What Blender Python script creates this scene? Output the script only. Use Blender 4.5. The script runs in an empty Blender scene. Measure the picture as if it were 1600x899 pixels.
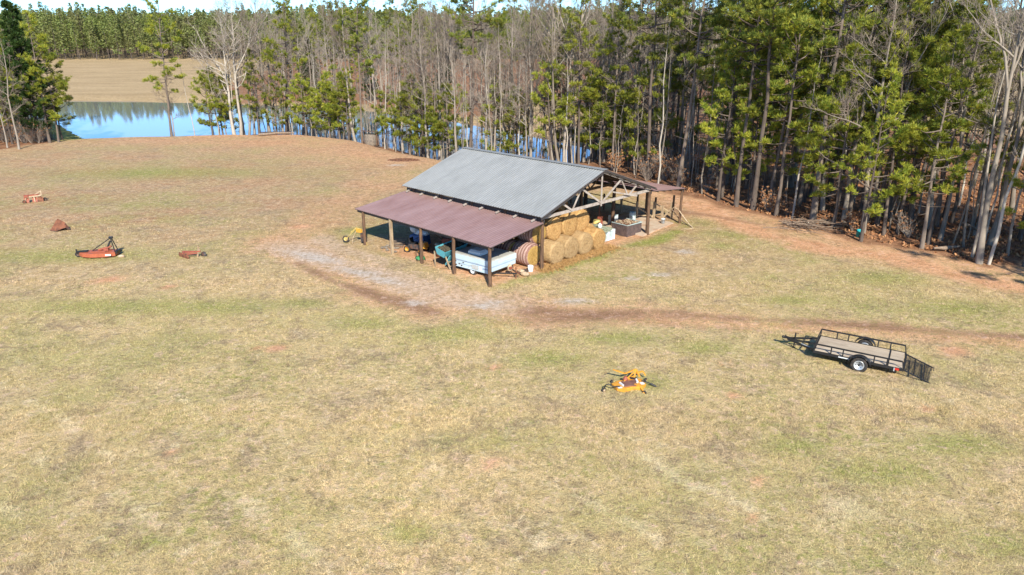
import bpy, math, random
import numpy as np
from mathutils import Vector, Matrix, Euler
R = math.radians
random.seed(7); rng = np.random.default_rng(11)
C = bpy.context.scene.collection
SC = bpy.context.scene

# ------------------------------------------------------------------ camera, light
CAM_H, FPX, PITCH = 14.4, 1116.0, R(19.62)
cam_d = bpy.data.cameras.new('camera'); cam = bpy.data.objects.new('camera', cam_d); C.objects.link(cam)
cam.location = (0, 0, CAM_H); cam.rotation_euler = (math.pi/2 - PITCH, 0, 0)
cam_d.sensor_width = 36; cam_d.lens = 36*FPX/1600; cam_d.clip_end = 6000; cam_d.clip_start = .5
SC.camera = cam
SUN_EL, SUN_AZ = R(36), R(170)          # azimuth clockwise from +Y
w = bpy.data.worlds.new('World'); SC.world = w; w.use_nodes = True
nt = w.node_tree; bg = nt.nodes['Background']
sky = nt.nodes.new('ShaderNodeTexSky'); sky.sky_type = 'NISHITA'; sky.sun_disc = False
sky.sun_elevation = SUN_EL; sky.sun_rotation = SUN_AZ; sky.altitude = 1500; sky.air_density = .8; sky.dust_density = .1; sky.ozone_density = 3.0
tint = nt.nodes.new('ShaderNodeMix'); tint.data_type = 'RGBA'; tint.blend_type = 'MULTIPLY'; tint.inputs['Factor'].default_value = 1
tint.inputs[7].default_value = (.60, .83, 1.0, 1); nt.links.new(sky.outputs[0], tint.inputs[6]); nt.links.new(tint.outputs[2], bg.inputs[0]); bg.inputs[1].default_value = .14
sl = bpy.data.lights.new('sun', 'SUN'); sl.energy = 4.5; sl.angle = R(1.2); sl.color = (1, .94, .81)
so = bpy.data.objects.new('sun', sl); C.objects.link(so)
sd = Vector((math.sin(SUN_AZ)*math.cos(SUN_EL), math.cos(SUN_AZ)*math.cos(SUN_EL), math.sin(SUN_EL)))
so.rotation_euler = (-sd).to_track_quat('-Z', 'Y').to_euler(); so.location = (20, -40, 60)
vs = SC.view_settings; vs.view_transform = 'Standard'; vs.look = 'None'; vs.gamma = 1; vs.exposure = .84; vs.use_curve_mapping = False

def W(px, py, z=0.0):                   # photo position on a level of height z
    u = px-800; v = py-449.5
    d = FPX*math.sin(PITCH)+v*math.cos(PITCH); f = FPX*math.cos(PITCH)-v*math.sin(PITCH)
    t = (CAM_H-z)/d
    return np.array([u*t, f*t])

# ------------------------------------------------------------------ nodes
class NB:
    def __init__(s, name):
        s.m = bpy.data.materials.new(name); s.m.use_nodes = True; s.t = s.m.node_tree
        s.b = s.t.nodes['Principled BSDF']; s.out = s.t.nodes['Material Output']
    def n(s, k, **kw):
        x = s.t.nodes.new(k)
        for a, v in kw.items(): setattr(x, a, v)
        return x
    def l(s, a, b): s.t.links.new(a, b)
    def put(s, sock, v):
        if isinstance(v, bpy.types.NodeSocket): s.l(v, sock)
        elif isinstance(v, (tuple, list)): sock.default_value = (*v, 1) if len(v) == 3 and sock.type == 'RGBA' else v
        else: sock.default_value = v
    def noise(s, vec, scale, detail=4, rough=.55, dist=0):
        x = s.n('ShaderNodeTexNoise'); s.l(vec, x.inputs['Vector'])
        x.inputs['Scale'].default_value = scale; x.inputs['Detail'].default_value = detail
        x.inputs['Roughness'].default_value = rough; x.inputs['Distortion'].default_value = dist
        return x.outputs['Fac']
    def ramp(s, f, a, b, lo=0., hi=1.):
        x = s.n('ShaderNodeMapRange'); x.clamp = True; s.put(x.inputs[0], f)
        for i, v in enumerate((a, b, lo, hi)): x.inputs[i+1].default_value = v
        return x.outputs[0]
    def mix(s, f, a, b, mode='MIX'):
        x = s.n('ShaderNodeMix', data_type='RGBA', blend_type=mode); s.put(x.inputs['Factor'], f)
        s.put(x.inputs[6], a); s.put(x.inputs[7], b); return x.outputs[2]
    def math(s, op, a, b=0.):
        x = s.n('ShaderNodeMath', operation=op); s.put(x.inputs[0], a); s.put(x.inputs[1], b); return x.outputs[0]
    def map(s, vec, sc=(1, 1, 1), rot=(0, 0, 0)):
        x = s.n('ShaderNodeMapping'); s.l(vec, x.inputs[0]); x.inputs['Scale'].default_value = sc; x.inputs['Rotation'].default_value = rot
        return x.outputs[0]
    def obj(s): return s.n('ShaderNodeTexCoord').outputs['Object']
    def bump(s, h, st=.5, d=.02):
        x = s.n('ShaderNodeBump'); x.inputs['Strength'].default_value = st; x.inputs['Distance'].default_value = d
        s.l(h, x.inputs['Height']); s.l(x.outputs[0], s.b.inputs['Normal'])
def scal(s, col, f): return s.mix(1., col, f, 'MULTIPLY')
def val(s, f):                                # grey from a factor
    x = s.n('ShaderNodeCombineColor'); [s.put(x.inputs[i], f) for i in range(3)]; return x.outputs[0]

def mat(name, col, rough=.7, metal=0., col2=None, scale=3., var=.25, bump=.0, stretch=(1, 1, 1), thr=(.45, .6), spec=.35):
    s = NB(name); o = s.map(s.obj(), stretch)
    c = col
    if col2 is not None: c = s.mix(s.ramp(s.noise(o, scale, 5, .65), *thr), col, col2)
    n1 = s.noise(o, scale*4, 4)
    c = s.mix(1., c, val(s, s.ramp(n1, .25, .75, 1-var, 1+var)), 'MULTIPLY')
    s.l(c, s.b.inputs['Base Color']); s.b.inputs['Roughness'].default_value = rough; s.b.inputs['Metallic'].default_value = metal
    s.b.inputs['Specular IOR Level'].default_value = spec
    if bump: s.bump(n1, bump, .02)
    return s.m

# ------------------------------------------------------------------ mesh builder
def rotmat(rx=0, ry=0, rz=0): return np.array(Euler((rx, ry, rz)).to_matrix())
class MB:
    def __init__(s): s.c = []; s.n = 0
    def add(s, V, F, mi=0, smooth=False):
        V = np.asarray(V, float).reshape(-1, 3); F = np.asarray(F, int)
        s.c.append((V, F+s.n, mi, smooth)); s.n += len(V); return s
    def box(s, c, sz, rot=(0, 0, 0), mi=0, taper=1.):
        h = np.array(sz)/2.; v = np.array([(x, y, z) for z in (-1, 1) for y in (-1, 1) for x in (-1, 1)])*h
        v[4:, :2] *= taper
        v = v @ rotmat(*rot).T + np.array(c)
        return s.add(v, [(0, 2, 3, 1), (4, 5, 7, 6), (0, 1, 5, 4), (2, 6, 7, 3), (0, 4, 6, 2), (1, 3, 7, 5)], mi)
    def bar(s, p, q, wd=.1, ht=None, mi=0):
        p, q = np.array(p, float), np.array(q, float); ht = ht or wd; d = q-p; L = np.linalg.norm(d); d /= L
        up = np.array([0, 0, 1.]) if abs(d[2]) < .97 else np.array([0, 1., 0]); a = np.cross(d, up); a /= np.linalg.norm(a); b = np.cross(a, d)
        v = [m+a*x*wd/2+b*y*ht/2 for m in (p, q) for y in (-1, 1) for x in (-1, 1)]
        return s.add(v, [(0, 1, 3, 2), (4, 6, 7, 5), (0, 4, 5, 1), (2, 3, 7, 6), (0, 2, 6, 4), (1, 5, 7, 3)], mi)
    def tube(s, pts, rad, n=8, mi=0, caps=True, smooth=True):
        P = np.array(pts, float); k = len(P); rad = np.broadcast_to(np.array(rad, float), (k,))
        T = np.gradient(P, axis=0); T /= np.linalg.norm(T, axis=1)[:, None]+1e-9
        ref = np.array([0, 0, 1.]) if abs(T[0][2]) < .9 else np.array([1., 0, 0])
        A = np.cross(T, ref); A /= np.linalg.norm(A, axis=1)[:, None]+1e-9; B = np.cross(T, A)
        th = np.arange(n)*2*math.pi/n
        V = P[:, None]+rad[:, None, None]*(np.cos(th)[None, :, None]*A[:, None]+np.sin(th)[None, :, None]*B[:, None])
        i = np.arange(k-1)[:, None]*n; j = np.arange(n)[None]; j2 = (j+1) % n
        F = np.stack([i+j, i+j2, i+n+j2, i+n+j], -1).reshape(-1, 4)
        s.add(V.reshape(-1, 3), F, mi, smooth)
        if caps:
            s.add(V[0], [list(range(n))], mi); s.add(V[-1], [list(range(n))[::-1]], mi)
        return s
    def cyl(s, p, q, r, n=14, mi=0, r2=None): return s.tube([p, q], [r, r2 if r2 is not None else r], n, mi)
    def lathe(s, prof, c=(0, 0, 0), rot=(0, 0, 0), n=20, mi=0, smooth=True):   # prof: (radius, height) along local z
        th = np.arange(n)*2*math.pi/n; k = len(prof)
        V = np.array([(r*math.cos(t), r*math.sin(t), z) for r, z in prof for t in th]) @ rotmat(*rot).T + np.array(c)
        F = [(i*n+j, i*n+(j+1) % n, (i+1)*n+(j+1) % n, (i+1)*n+j) for i in range(k-1) for j in range(n)]
        return s.add(V, F, mi, smooth)
    def prism(s, poly, z0, z1, mi=0, M=None, c=(0, 0, 0)):     # outline in xy pulled between two heights
        n = len(poly); V = np.array([(x, y, z) for z in (z0, z1) for x, y in poly], float)
        if M is not None: V = V @ M.T
        s.add(V+np.array(c), [(i, (i+1) % n, n+(i+1) % n, n+i) for i in range(n)], mi)
        s.add(V[:n]+np.array(c), [list(range(n))[::-1]], mi); return s.add(V[n:]+np.array(c), [list(range(n))], mi)
    def build(s, name, mats, parent=None, attrs=None):
        me = bpy.data.meshes.new(name)
        V = np.concatenate([c[0] for c in s.c]); me.vertices.add(len(V)); me.vertices.foreach_set('co', V.astype(np.float32).ravel())
        L = np.concatenate([c[1].ravel() for c in s.c]); sz = np.concatenate([np.full(len(c[1]), c[1].shape[1]) for c in s.c])
        me.loops.add(len(L)); me.loops.foreach_set('vertex_index', L.astype(np.int32))
        st = np.concatenate([[0], np.cumsum(sz)[:-1]]); me.polygons.add(len(sz)); me.polygons.foreach_set('loop_start', st.astype(np.int32))
        mi = np.concatenate([np.full(len(c[1]), c[2]) for c in s.c]); me.polygons.foreach_set('material_index', mi.astype(np.int32))
        sm = np.concatenate([np.full(len(c[1]), c[3]) for c in s.c]); me.polygons.foreach_set('use_smooth', sm)
        for m in (mats if isinstance(mats, (list, tuple)) else [mats]): me.materials.append(m)
        if attrs:
            for k, a in attrs.items():
                at = me.color_attributes.new(k, 'FLOAT_COLOR', 'POINT'); at.data.foreach_set('color', a.astype(np.float32).ravel())
        me.update(calc_edges=True)
        o = bpy.data.objects.new(name, me); C.objects.link(o)
        if parent: o.parent = parent
        return o
def tag(o, label=None, cat=None, group=None, kind=None):
    if label: o['label'] = label
    if cat: o['category'] = cat
    if group: o['group'] = group
    if kind: o['kind'] = kind
    return o
def thing(name, label, cat, loc=(0, 0, 0), rz=0., group=None, rot=None, sc=None):
    o = bpy.data.objects.new(name, None); C.objects.link(o); o.location = loc; o.rotation_euler = rot or (0, 0, rz); o.empty_display_size = .3
    if sc: o.scale = (sc, sc, sc)
    return tag(o, label, cat, group)
def copy_tree(root, loc, rz, label, group=None, sc=None, rot=None, cat=None):
    def rec(o, par):
        c = o.copy(); C.objects.link(c); c.parent = par
        for ch in o.children: rec(ch, c)
        return c
    c = rec(root, None); c.location = loc; c.rotation_euler = rot or (0, 0, rz)
    if sc is not None: c.scale = sc if isinstance(sc, tuple) else (sc, sc, sc)
    c['label'] = label
    if group: c['group'] = group
    elif 'group' in c: del c['group']
    return c

# ------------------------------------------------------------------ terrain
def smooth(x, a, b): t = np.clip((x-a)/(b-a), 0, 1); return t*t*(3-2*t)
def vnoise(x, y, s, seed=0):                  # smooth value noise 0..1
    x = np.asarray(x)/s+seed*17.3; y = np.asarray(y)/s+seed*9.1
    xi, yi = np.floor(x), np.floor(y); fx, fy = x-xi, y-yi; fx = fx*fx*(3-2*fx); fy = fy*fy*(3-2*fy)
    def h(a, b): v = np.sin(a*127.1+b*311.7+seed*3.7)*43758.5453; return v-np.floor(v)
    return (h(xi, yi)*(1-fx)+h(xi+1, yi)*fx)*(1-fy)+(h(xi, yi+1)*(1-fx)+h(xi+1, yi+1)*fx)*fy
def polydist(x, y, P, closed=True):
    P = np.array(P, float); n = len(P); d = np.full(np.shape(x), 1e9); ins = np.zeros(np.shape(x), bool)
    for i in range(n if closed else n-1):
        a, b = P[i], P[(i+1) % n]; e = b-a; t = np.clip(((x-a[0])*e[0]+(y-a[1])*e[1])/(e@e), 0, 1)
        d = np.minimum(d, np.hypot(x-a[0]-t*e[0], y-a[1]-t*e[1]))
        if closed:
            c = ((a[1] > y) != (b[1] > y)) & (x < (b[0]-a[0])*(y-a[1])/((b[1]-a[1]) or 1e-9)+a[0]); ins ^= c
    return np.where(ins, -d, d) if closed else d
POND = [(-64.9, 112.5), (-58, 114), (-50, 115.5), (-43.4, 117.5), (-30, 117), (-19, 110), (-11, 99), (-4, 92.5), (4, 91), (9, 97), (12, 105), (9, 113), (0, 127), (-12, 142), (-34, 163), (-61, 176), (-97, 186), (-140, 188), (-150, 160), (-92, 146)]
def height(x, y):
    x = np.asarray(x, float); y = np.asarray(y, float)
    d = polydist(x, y, POND)
    far = smooth(y, 128, 165)
    up = np.clip((y-180)/200., 0, 1)*3.0+np.clip(y-385, 0, 600)*.018
    base = -1.4*far + up + (vnoise(x, y, 9, 1)-.5)*.16*(y < 400) + (vnoise(x, y, 2.3, 2)-.5)*.05
    bank = smooth(d, 0, 9)
    z = -2.0*(1-bank) + base*bank - 1.3*smooth(-d, 0, 6) - .12*(d < .2)
    x0, y0 = (x+1.325), (y-40.55)            # level pad under the barn
    return z
def H(x, y): return float(height(np.array([x]), np.array([y]))[0])

E1 = np.array([math.cos(R(135.65)), math.sin(R(135.65))]); E2 = np.array([E1[1], -E1[0]]); O0 = np.array([-1.325, 40.55])
def loc2(a, b): return O0+a*E1+b*E2
EDGE = [(60, 18), (46, 33), (37, 44), (34.4, 46.1), (31, 45.1), (29.2, 48.1), (25.5, 50.9), (21.7, 57.7), (19.6, 61), (17.4, 65.8), (7.2, 79.8), (-8.9, 91), (-18.5, 104.4), (-29.3, 110.0), (-41.8, 110.7), (-51.3, 108.5)]
WOOD = EDGE+[(-51, 111), (-40, 114), (-28, 114), (-18, 108), (-7, 95), (8, 90), (12, 104), (30, 118), (70, 112), (110, 60)]
LWOOD = [(-66, 104), (-63.3, 100), (-67, 93.3), (-80, 90), (-130, 92), (-150, 140), (-98, 138), (-76, 117)]
BWOOD = [(-66, 183), (-35, 172), (-12, 150), (1, 134), (4, 180), (16, 178), (30, 122), (60, 118), (75, 165), (90, 240), (110, 392), (-112, 392), (-84, 215)]
def blob(x, y, c, rx, ry, ang=0.):
    dx, dy = x-c[0], y-c[1]; ca, sa = math.cos(ang), math.sin(ang)
    return np.exp(-(((dx*ca+dy*sa)/rx)**2+((dy*ca-dx*sa)/ry)**2))
def pline(pts): return [tuple(W(*p)) for p in pts]
def masks(x, y):
    a = (x-O0[0])*E1[0]+(y-O0[1])*E1[1]; b = (x-O0[0])*E2[0]+(y-O0[1])*E2[1]
    j = (vnoise(x, y, 3.1, 5)-.5)*3.0+(vnoise(x, y, 1.1, 6)-.5)*1.4
    dw = np.minimum(polydist(x, y, WOOD), np.minimum(polydist(x, y, LWOOD)+.6, polydist(x, y, BWOOD)))
    litter = smooth(-(dw+j*.7), -1.6, .8)
    # bare clay: along the wood, the tracks, round the barn
    clay = .75*smooth(-(dw+j*1.1), -7.5, -.5)*(x > -48)*(y < 125)
    clay = np.maximum(clay, .95*smooth(-(polydist(x, y, pline([(1700, 475), (1600, 452), (1500, 428), (1400, 402), (1290, 388), (1200, 368), (1130, 340), (1085, 318)]), False)+j*.5), -2.7, -.3))
    pad = np.maximum(np.maximum(-a-.2, a-11.0-.2*b), np.maximum(-b+.1, b-20.3))+j*.3
    clay = np.maximum(clay, (.75+.25*vnoise(x, y, 1.3, 77))*smooth(-pad, -.7, .5))
    clay = np.maximum(clay, .55*blob(x, y, W(950, 492), 5.5, 1.6, .02)+.5*blob(x, y, W(830, 478), 3.2, 1.1)+.45*blob(x, y, W(1120, 500), 3.5, 1.2))
    clay = np.maximum(clay, .5*blob(x, y, W(380, 222), 26, 5)+.6*blob(x, y, W(600, 245), 15, 7, -.5))
    for q, r in [((432, 545), .55), ((773, 572), .4), ((1145, 621), .42), ((765, 724), .38), ((1183, 754), .33), ((265, 712), .25), ((1180, 806), .2), ((170, 437), 1.0), ((262, 450), .5), ((1490, 548), .9), ((1130, 570), .3), ((470, 355), 1.1), ((400, 545), .2), ((1450, 640), .3)]:
        clay = np.maximum(clay, 1.1*blob(x, y, W(*q), r, r*.75, .4))
    clay = np.maximum(clay, .62*smooth(-(polydist(x, y, pline([(430, 375), (470, 400), (540, 430), (620, 455), (700, 475), (790, 485), (880, 488), (960, 492)]), False)+j*.9), -3.4, 0))
    clay = np.maximum(clay, .42*smooth(-(polydist(x, y, pline([(430, 375), (500, 345), (560, 300), (640, 262)]), False)+j*.9), -4.5, 0))
    clay = np.maximum(clay, .66*smooth(-(polydist(x, y, pline([(800, 484), (900, 492), (1000, 498), (1130, 505), (1250, 512), (1400, 520), (1600, 534), (1750, 545)]), False)+j*.35), -1.9, -.1))
    track = .9*smooth(-(polydist(x, y, pline([(820, 486), (900, 487), (1000, 490), (1130, 497), (1250, 503), (1400, 512), (1600, 526), (1750, 540)]), False)+j*.2), -.95, -.05)*(.55+.55*vnoise(x, y, 4, 8))
    track = np.maximum(track, .6*smooth(-(polydist(x, y, pline([(900, 500), (1000, 507), (1150, 515), (1300, 524)]), False)+j*.2), -.6, -.05)*vnoise(x, y, 3, 9))
    track = np.maximum(track, .8*smooth(-(polydist(x, y, pline([(465, 412), (520, 440), (600, 465), (680, 486)]), False)+j*.2), -.7, -.05))
    track = np.maximum(track, .9*blob(x, y, W(930, 494), 4.2, 1.0, .05))
    track = np.maximum(track, .7*smooth(-(polydist(x, y, pline([(1050, 330), (1120, 340), (1190, 352)]), False)+j*.2), -.7, -.05))
    grav = smooth(-(polydist(x, y, pline([(440, 385), (485, 402), (560, 422), (620, 438), (700, 462), (790, 480)]), False)+j*.5), -2.3, .1)*(.7+.3*vnoise(x, y, 2, 12))
    grav = np.maximum(grav, .7*smooth(-(polydist(x, y, pline([(505, 375), (545, 392), (600, 408)]), False)+j*.4), -1.3, -.1))
    white = np.zeros_like(x)
    for q, rx, ry, an in [((492, 402), 2.6, .9, -.5), ((560, 425), 2.2, .55, -.5), ((600, 438), 1.6, .5, -.5), ((648, 473), .7, .4, 0), ((750, 477), 1.0, .42, 0), ((775, 471), .6, .3, 0), ((895, 471), 1.3, .5, 0), ((1072, 394), .75, .6, 0), ((985, 434), .5, .35, 0), ((1030, 428), 1.0, .4, 0), ((620, 258), 1.0, .6, 0)]:
        white = np.maximum(white, blob(x, y, W(*q), rx, ry, an))
    green = .0*x
    g1 = smooth(-(polydist(x, y, pline([(780, 445), (850, 425), (920, 402), (990, 382), (1060, 364)]), False)+j*.35), -1.4, 0)
    green = np.maximum(green, g1)
    for q, rx, ry in [((1065, 352), 1.8, 1.4), ((1110, 348), 2.4, 2.), ((1160, 368), 3, 2.), ((1130, 385), 1.6, 1), ((1500, 480), 4, 1.6), ((1380, 435), 4, 2), ((1000, 600), 2.2, 1.2), ((960, 530), 3, 1.2), ((1230, 470), 2.5, 1), ((1100, 545), 2, 1), ((570, 505), 3, 1.2), ((470, 475), 2.5, 1), ((330, 480), 6, 1.6), ((620, 665), .35, .3), ((1370, 740), 2.6, 1.1), ((1240, 700), 1.6, .8), ((1500, 690), 2, .8), ((640, 830), 1.2, .6), ((240, 850), .8, .4), ((1560, 850), 1.6, .8), ((190, 480), 8, 1.6), ((90, 400), 9, 2), ((930, 435), 1.1, .5), ((1490, 700), 3, .8), ((860, 560), 2.5, 1.2), ((750, 505), 2, .6), ((250, 270), 14, 4), ((700, 520), 4, 1.5), ((560, 360), 4, 2)]:
        green = np.maximum(green, .75*blob(x, y, W(*q), rx, ry))
    green = np.maximum(green*.85, (.38-.14*smooth(y, 60, 90))*smooth(vnoise(x, y, 6.5, 21)*.4+vnoise(x, y, 2.4, 22)*.35+vnoise(x, y, .9, 23)*.25, .38, .78))
    green = np.maximum(green, .9*smooth(-polydist(x, y, [(-64.5, 101), (-58, 107), (-62, 112.5), (-66, 114), (-92, 147), (-98, 138), (-76, 116)]), -1.5, 1))
    green *= (1-litter)*(1-.9*clay)*(1-.9*grav)*(y < 165)
    straw = np.zeros_like(x)
    for pts in [[(0, 790), (60, 830), (110, 870), (160, 905)], [(60, 715), (95, 760), (150, 800)], [(180, 770), (240, 815), (290, 860)], [(330, 750), (395, 790), (470, 850), (520, 890)], [(440, 700), (520, 760)], [(840, 745), (960, 800), (1060, 860), (1120, 899)], [(1100, 760), (1180, 800), (1300, 880)], [(1000, 710), (1080, 760)], [(640, 700), (760, 780), (850, 850)], [(0, 600), (90, 650), (180, 720)], [(250, 600), (330, 660)]]:
        straw = np.maximum(straw, smooth(-(polydist(x, y, pline(pts), False)+j*.10), -.42, .04)*smooth(vnoise(x, y, 1.4, 31), .2, .6))
    straw = np.maximum(straw, .9*blob(x, y, W(1340, 795), 1.8, 1.1, .3)*vnoise(x, y, .6, 3)*1.3)
    far = smooth(y, 33, 62)
    tan = smooth(y, 140, 160)*(1-litter)
    inb = (pad < -.2).astype(float)
    return np.stack([clay, green, grav, litter], -1).clip(0, 1), np.stack([straw, track, white, far], -1).clip(0, 1), np.stack([tan, inb, pad*0, pad*0+1], -1)

def ground_colour(s):
    geo = s.n('ShaderNodeNewGeometry'); p = geo.outputs['Position']
    a1 = s.n('ShaderNodeVertexColor', layer_name='mask_a'); a2 = s.n('ShaderNodeVertexColor', layer_name='mask_b'); a3 = s.n('ShaderNodeVertexColor', layer_name='mask_c')
    def sep(a): x = s.n('ShaderNodeSeparateColor'); s.l(a.outputs[0], x.inputs[0]); return (*x.outputs[:3], a.outputs[1])
    clay, green, grav, litter = sep(a1); straw, track, white, far = sep(a2); tan = sep(a3)[0]
    n2m = s.noise(p, 1.7, 5, .65, .4); nL, nM, nF, nX = s.noise(p, .13, 4), s.noise(p, .9, 5, .6, .4), s.noise(p, 4.2, 5, .65, .5), s.noise(p, 17, 4, .7)
    near = s.mix(s.ramp(nM, .36, .64), (.63, .47, .25), (.48, .365, .165))
    near = s.mix(s.ramp(nL, .42, .62, 0, .55), near, (.47, .375, .175))
    mid = s.mix(s.ramp(nM, .35, .66), (.51, .32, .18), (.39, .225, .125))
    mid = s.mix(s.ramp(nL, .4, .62, 0, .75), mid, (.43, .335, .17))
    c = s.mix(far, near, mid)
    nB = s.noise(s.map(p, (1, 1, 1), (0, 0, 1)), .42, 5, .65, .7); nT = s.noise(s.map(p, (1, .8, 1), (0, 0, .4)), 1.15, 6, .72, .8)
    c = s.mix(s.ramp(s.math('ADD', s.math('MULTIPLY', nB, .55), s.math('MULTIPLY', nT, .45)), .49, .60, 0, .75), c, (.33, .24, .155))      # taupe thatch
    c = s.mix(s.ramp(s.noise(p, 2.3, 6, .75, .5), .54, .66, 0, .75), c, (.69, .56, .355))       # bleached straw
    c = s.mix(s.ramp(s.noise(p, 5.2, 5, .75, .6), .60, .68, 0, .65), c, (.60, .36, .17))         # rusty stems
    c = s.mix(s.ramp(s.noise(p, 9.5, 4, .75, .6), .565, .65, 0, .72), c, (.16, .115, .07))       # dark gaps
    gf = s.math('ADD', s.math('MULTIPLY', s.noise(p, 2.9, 5, .7, .5), .65), s.math('MULTIPLY', nL, .35))
    c = s.mix(s.ramp(gf, .54, .63, 0, .52), c, (.27, .305, .055))                                  # green shoots
    def m(c, f, col, sharp=.28):             # mask broken up by noise
        k = s.ramp(s.math('ADD', f, s.math('ADD', s.math('MULTIPLY', s.math('SUBTRACT', nF, .5), 1.2), s.math('ADD', s.math('MULTIPLY', s.math('SUBTRACT', n2m, .5), 1.5), s.math('MULTIPLY', s.math('SUBTRACT', nX, .5), 1.4)))), .5-sharp, .5+sharp)
        return s.mix(k, c, col)
    c = s.mix(tan, c, s.mix(s.ramp(s.noise(s.map(p, (.5, 1.6, 1)), .09, 5, .6), .35, .68), (.47, .345, .19), (.34, .245, .125)))
    c = m(c, s.math('MULTIPLY', straw, .8), (.74, .60, .38), .34)
    g = s.mix(s.ramp(nX, .35, .65), (.14, .21, .025), (.29, .33, .06))
    c = m(c, s.math('MULTIPLY', green, .92), g, .42)
    c = m(c, s.math('MULTIPLY', clay, .9), s.mix(s.ramp(nM, .35, .65), (.70, .385, .215), (.54, .27, .14)), .42)
    c = m(c, s.math('MULTIPLY', grav, .84), s.mix(s.ramp(nX, .42, .58), (.66, .52, .38), (.47, .31, .20)), .4)
    c = m(c, s.math('MULTIPLY', track, .95), s.mix(s.ramp(n2m, .35, .65), (.19, .095, .055), (.36, .21, .13)), .42)
    c = m(c, s.math('MULTIPLY', white, .82), s.mix(s.ramp(nX, .4, .55), (.66, .62, .56), (.42, .34, .27)), .4)
    lt = s.mix(s.ramp(nM, .3, .62), (.20, .09, .045), (.32, .17, .095)); lt = s.mix(s.ramp(s.noise(p, 9, 4, .7), .55, .66), lt, (.36, .22, .13))
    c = m(c, litter, lt, .2)
    det = s.math('MULTIPLY', s.math('MULTIPLY', s.ramp(nF, .25, .75, .60, 1.36), s.ramp(n2m, .3, .7, .80, 1.18)), s.ramp(nX, .25, .75, .5, 1.46))
    v3 = s.noise(p, 48, 3, .7)
    det = s.math('MULTIPLY', det, s.ramp(v3, .3, .7, .82, 1.16))
    return scal(s, c, val(s, det)), nX, nF
def ground_mat():
    s = NB('ground'); c, nX, nF = ground_colour(s)
    s.l(c, s.b.inputs['Base Color']); s.b.inputs['Roughness'].default_value = .95; s.b.inputs['Specular IOR Level'].default_value = .1
    s.bump(s.math('ADD', nX, s.math('MULTIPLY', nF, 2.)), .75, .07); return s.m
def grass_mat():
    s = NB('grass_blades'); c, _, _ = ground_colour(s)
    isl = s.n('ShaderNodeNewGeometry').outputs['Random Per Island']
    c = s.mix(s.ramp(isl, .0, 1., 0, .3), c, (.58, .44, .25))
    c = scal(s, c, val(s, s.ramp(s.math('FRACT', s.math('MULTIPLY', isl, 37.)), 0, 1, .55, 1.75)))
    s.l(c, s.b.inputs['Base Color']); s.b.inputs['Roughness'].default_value = .8; s.b.inputs['Specular IOR Level'].default_value = .15
    return s.m

def axis(lo, hi, st, far, g=1.13):
    m = list(np.arange(lo, hi+st, st)); a, d = [], st; v = hi
    while v < far: d *= g; v += d; a.append(v)
    b, d = [], st; v = lo
    while v > -far: d *= g; v -= d; b.append(v)
    return np.array(b[::-1]+m+a)
gx, gy = axis(-66, 48, .4, 3200), axis(12, 122, .4, 3200)
X, Y = np.meshgrid(gx, gy); xf, yf = X.ravel(), Y.ravel()
nx, ny = len(gx), len(gy)
I, J = np.meshgrid(np.arange(nx-1), np.arange(ny-1)); q = (J*nx+I).ravel()
m1, m2, m3 = masks(xf, yf)
g = MB().add(np.stack([xf, yf, height(xf, yf)], -1), np.stack([q, q+1, q+nx+1, q+nx], -1), 0, True)
GM = ground_mat()
tag(g.build('ground', GM, attrs={'mask_a': m1, 'mask_b': m2, 'mask_c': m3}), 'pasture of short dry winter grass with bare clay patches', kind='structure')

s = NB('pond_water'); s.b.inputs['Base Color'].default_value = (.22, .235, .22, 1); s.b.inputs['Roughness'].default_value = .035; s.b.inputs['IOR'].default_value = 1.6
s.b.inputs['Specular IOR Level'].default_value = .8
wv = s.noise(s.map(s.obj(), (1, 2.6, 1)), .9, 3); s.bump(wv, .05, .03)
pw = MB(); xs = [p[0] for p in POND]; ys = [p[1] for p in POND]
pw.add([(-170, 88, -2.02), (30, 88, -2.02), (30, 196, -2.02), (-170, 196, -2.02)], [(0, 1, 2, 3)])
tag(pw.build('water', s.m), 'still farm pond reflecting sky and trees', kind='structure')

# ------------------------------------------------------------------ grass
def scatter(n, y0, y1, ln, wd, tufts):
    pos = []
    yy = rng.uniform(y0, y1, n*2)**1.0; xx = rng.uniform(-1, 1, n*2)*(.80*(yy*.94+4.9)+1)
    keep = rng.random(n*2) < (.80*(yy*.94+4.9)+1)/(.80*(y1*.94+4.9)+1)
    xx, yy = xx[keep], yy[keep]
    a, b, c = masks(xx, yy)
    k = rng.random(len(xx)) > np.maximum.reduce([a[:, 0], a[:, 2], a[:, 3], b[:, 1], b[:, 2], c[:, 1]])*.92
    k &= ((vnoise(xx, yy, .5, 41)*.5+vnoise(xx, yy, 1.7, 42)*.5) > .36) | (rng.random(len(xx)) < .3)
    return xx[k], yy[k]
def blades(y0, y1, n, per, ln, wd):
    x, y = scatter(n, y0, y1, ln, wd, per); N = len(x)
    bx = np.repeat(x, per)+rng.normal(0, ln*.45, N*per); by = np.repeat(y, per)+rng.normal(0, ln*.45, N*per)
    z = height(bx, by)-.005
    th = np.repeat(rng.uniform(0, 6.28, N), per)+rng.normal(0, .9, N*per); el = np.clip(rng.normal(.40, .3, N*per), .04, 1.3)
    L = ln*np.exp(rng.normal(0, .3, N*per))*np.repeat(.6+.8*vnoise(x, y, 2.2, 44), per)
    d = np.stack([np.cos(th)*np.cos(el), np.sin(th)*np.cos(el), np.sin(el)], -1)
    ph = th+1.57+rng.normal(0, .5, N*per); sd = np.stack([np.cos(ph), np.sin(ph), 0*ph], -1)*wd/2
    p = np.stack([bx, by, z], -1)
    return np.stack([p-sd, p+sd, p+d*L[:, None]], 1)
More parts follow.
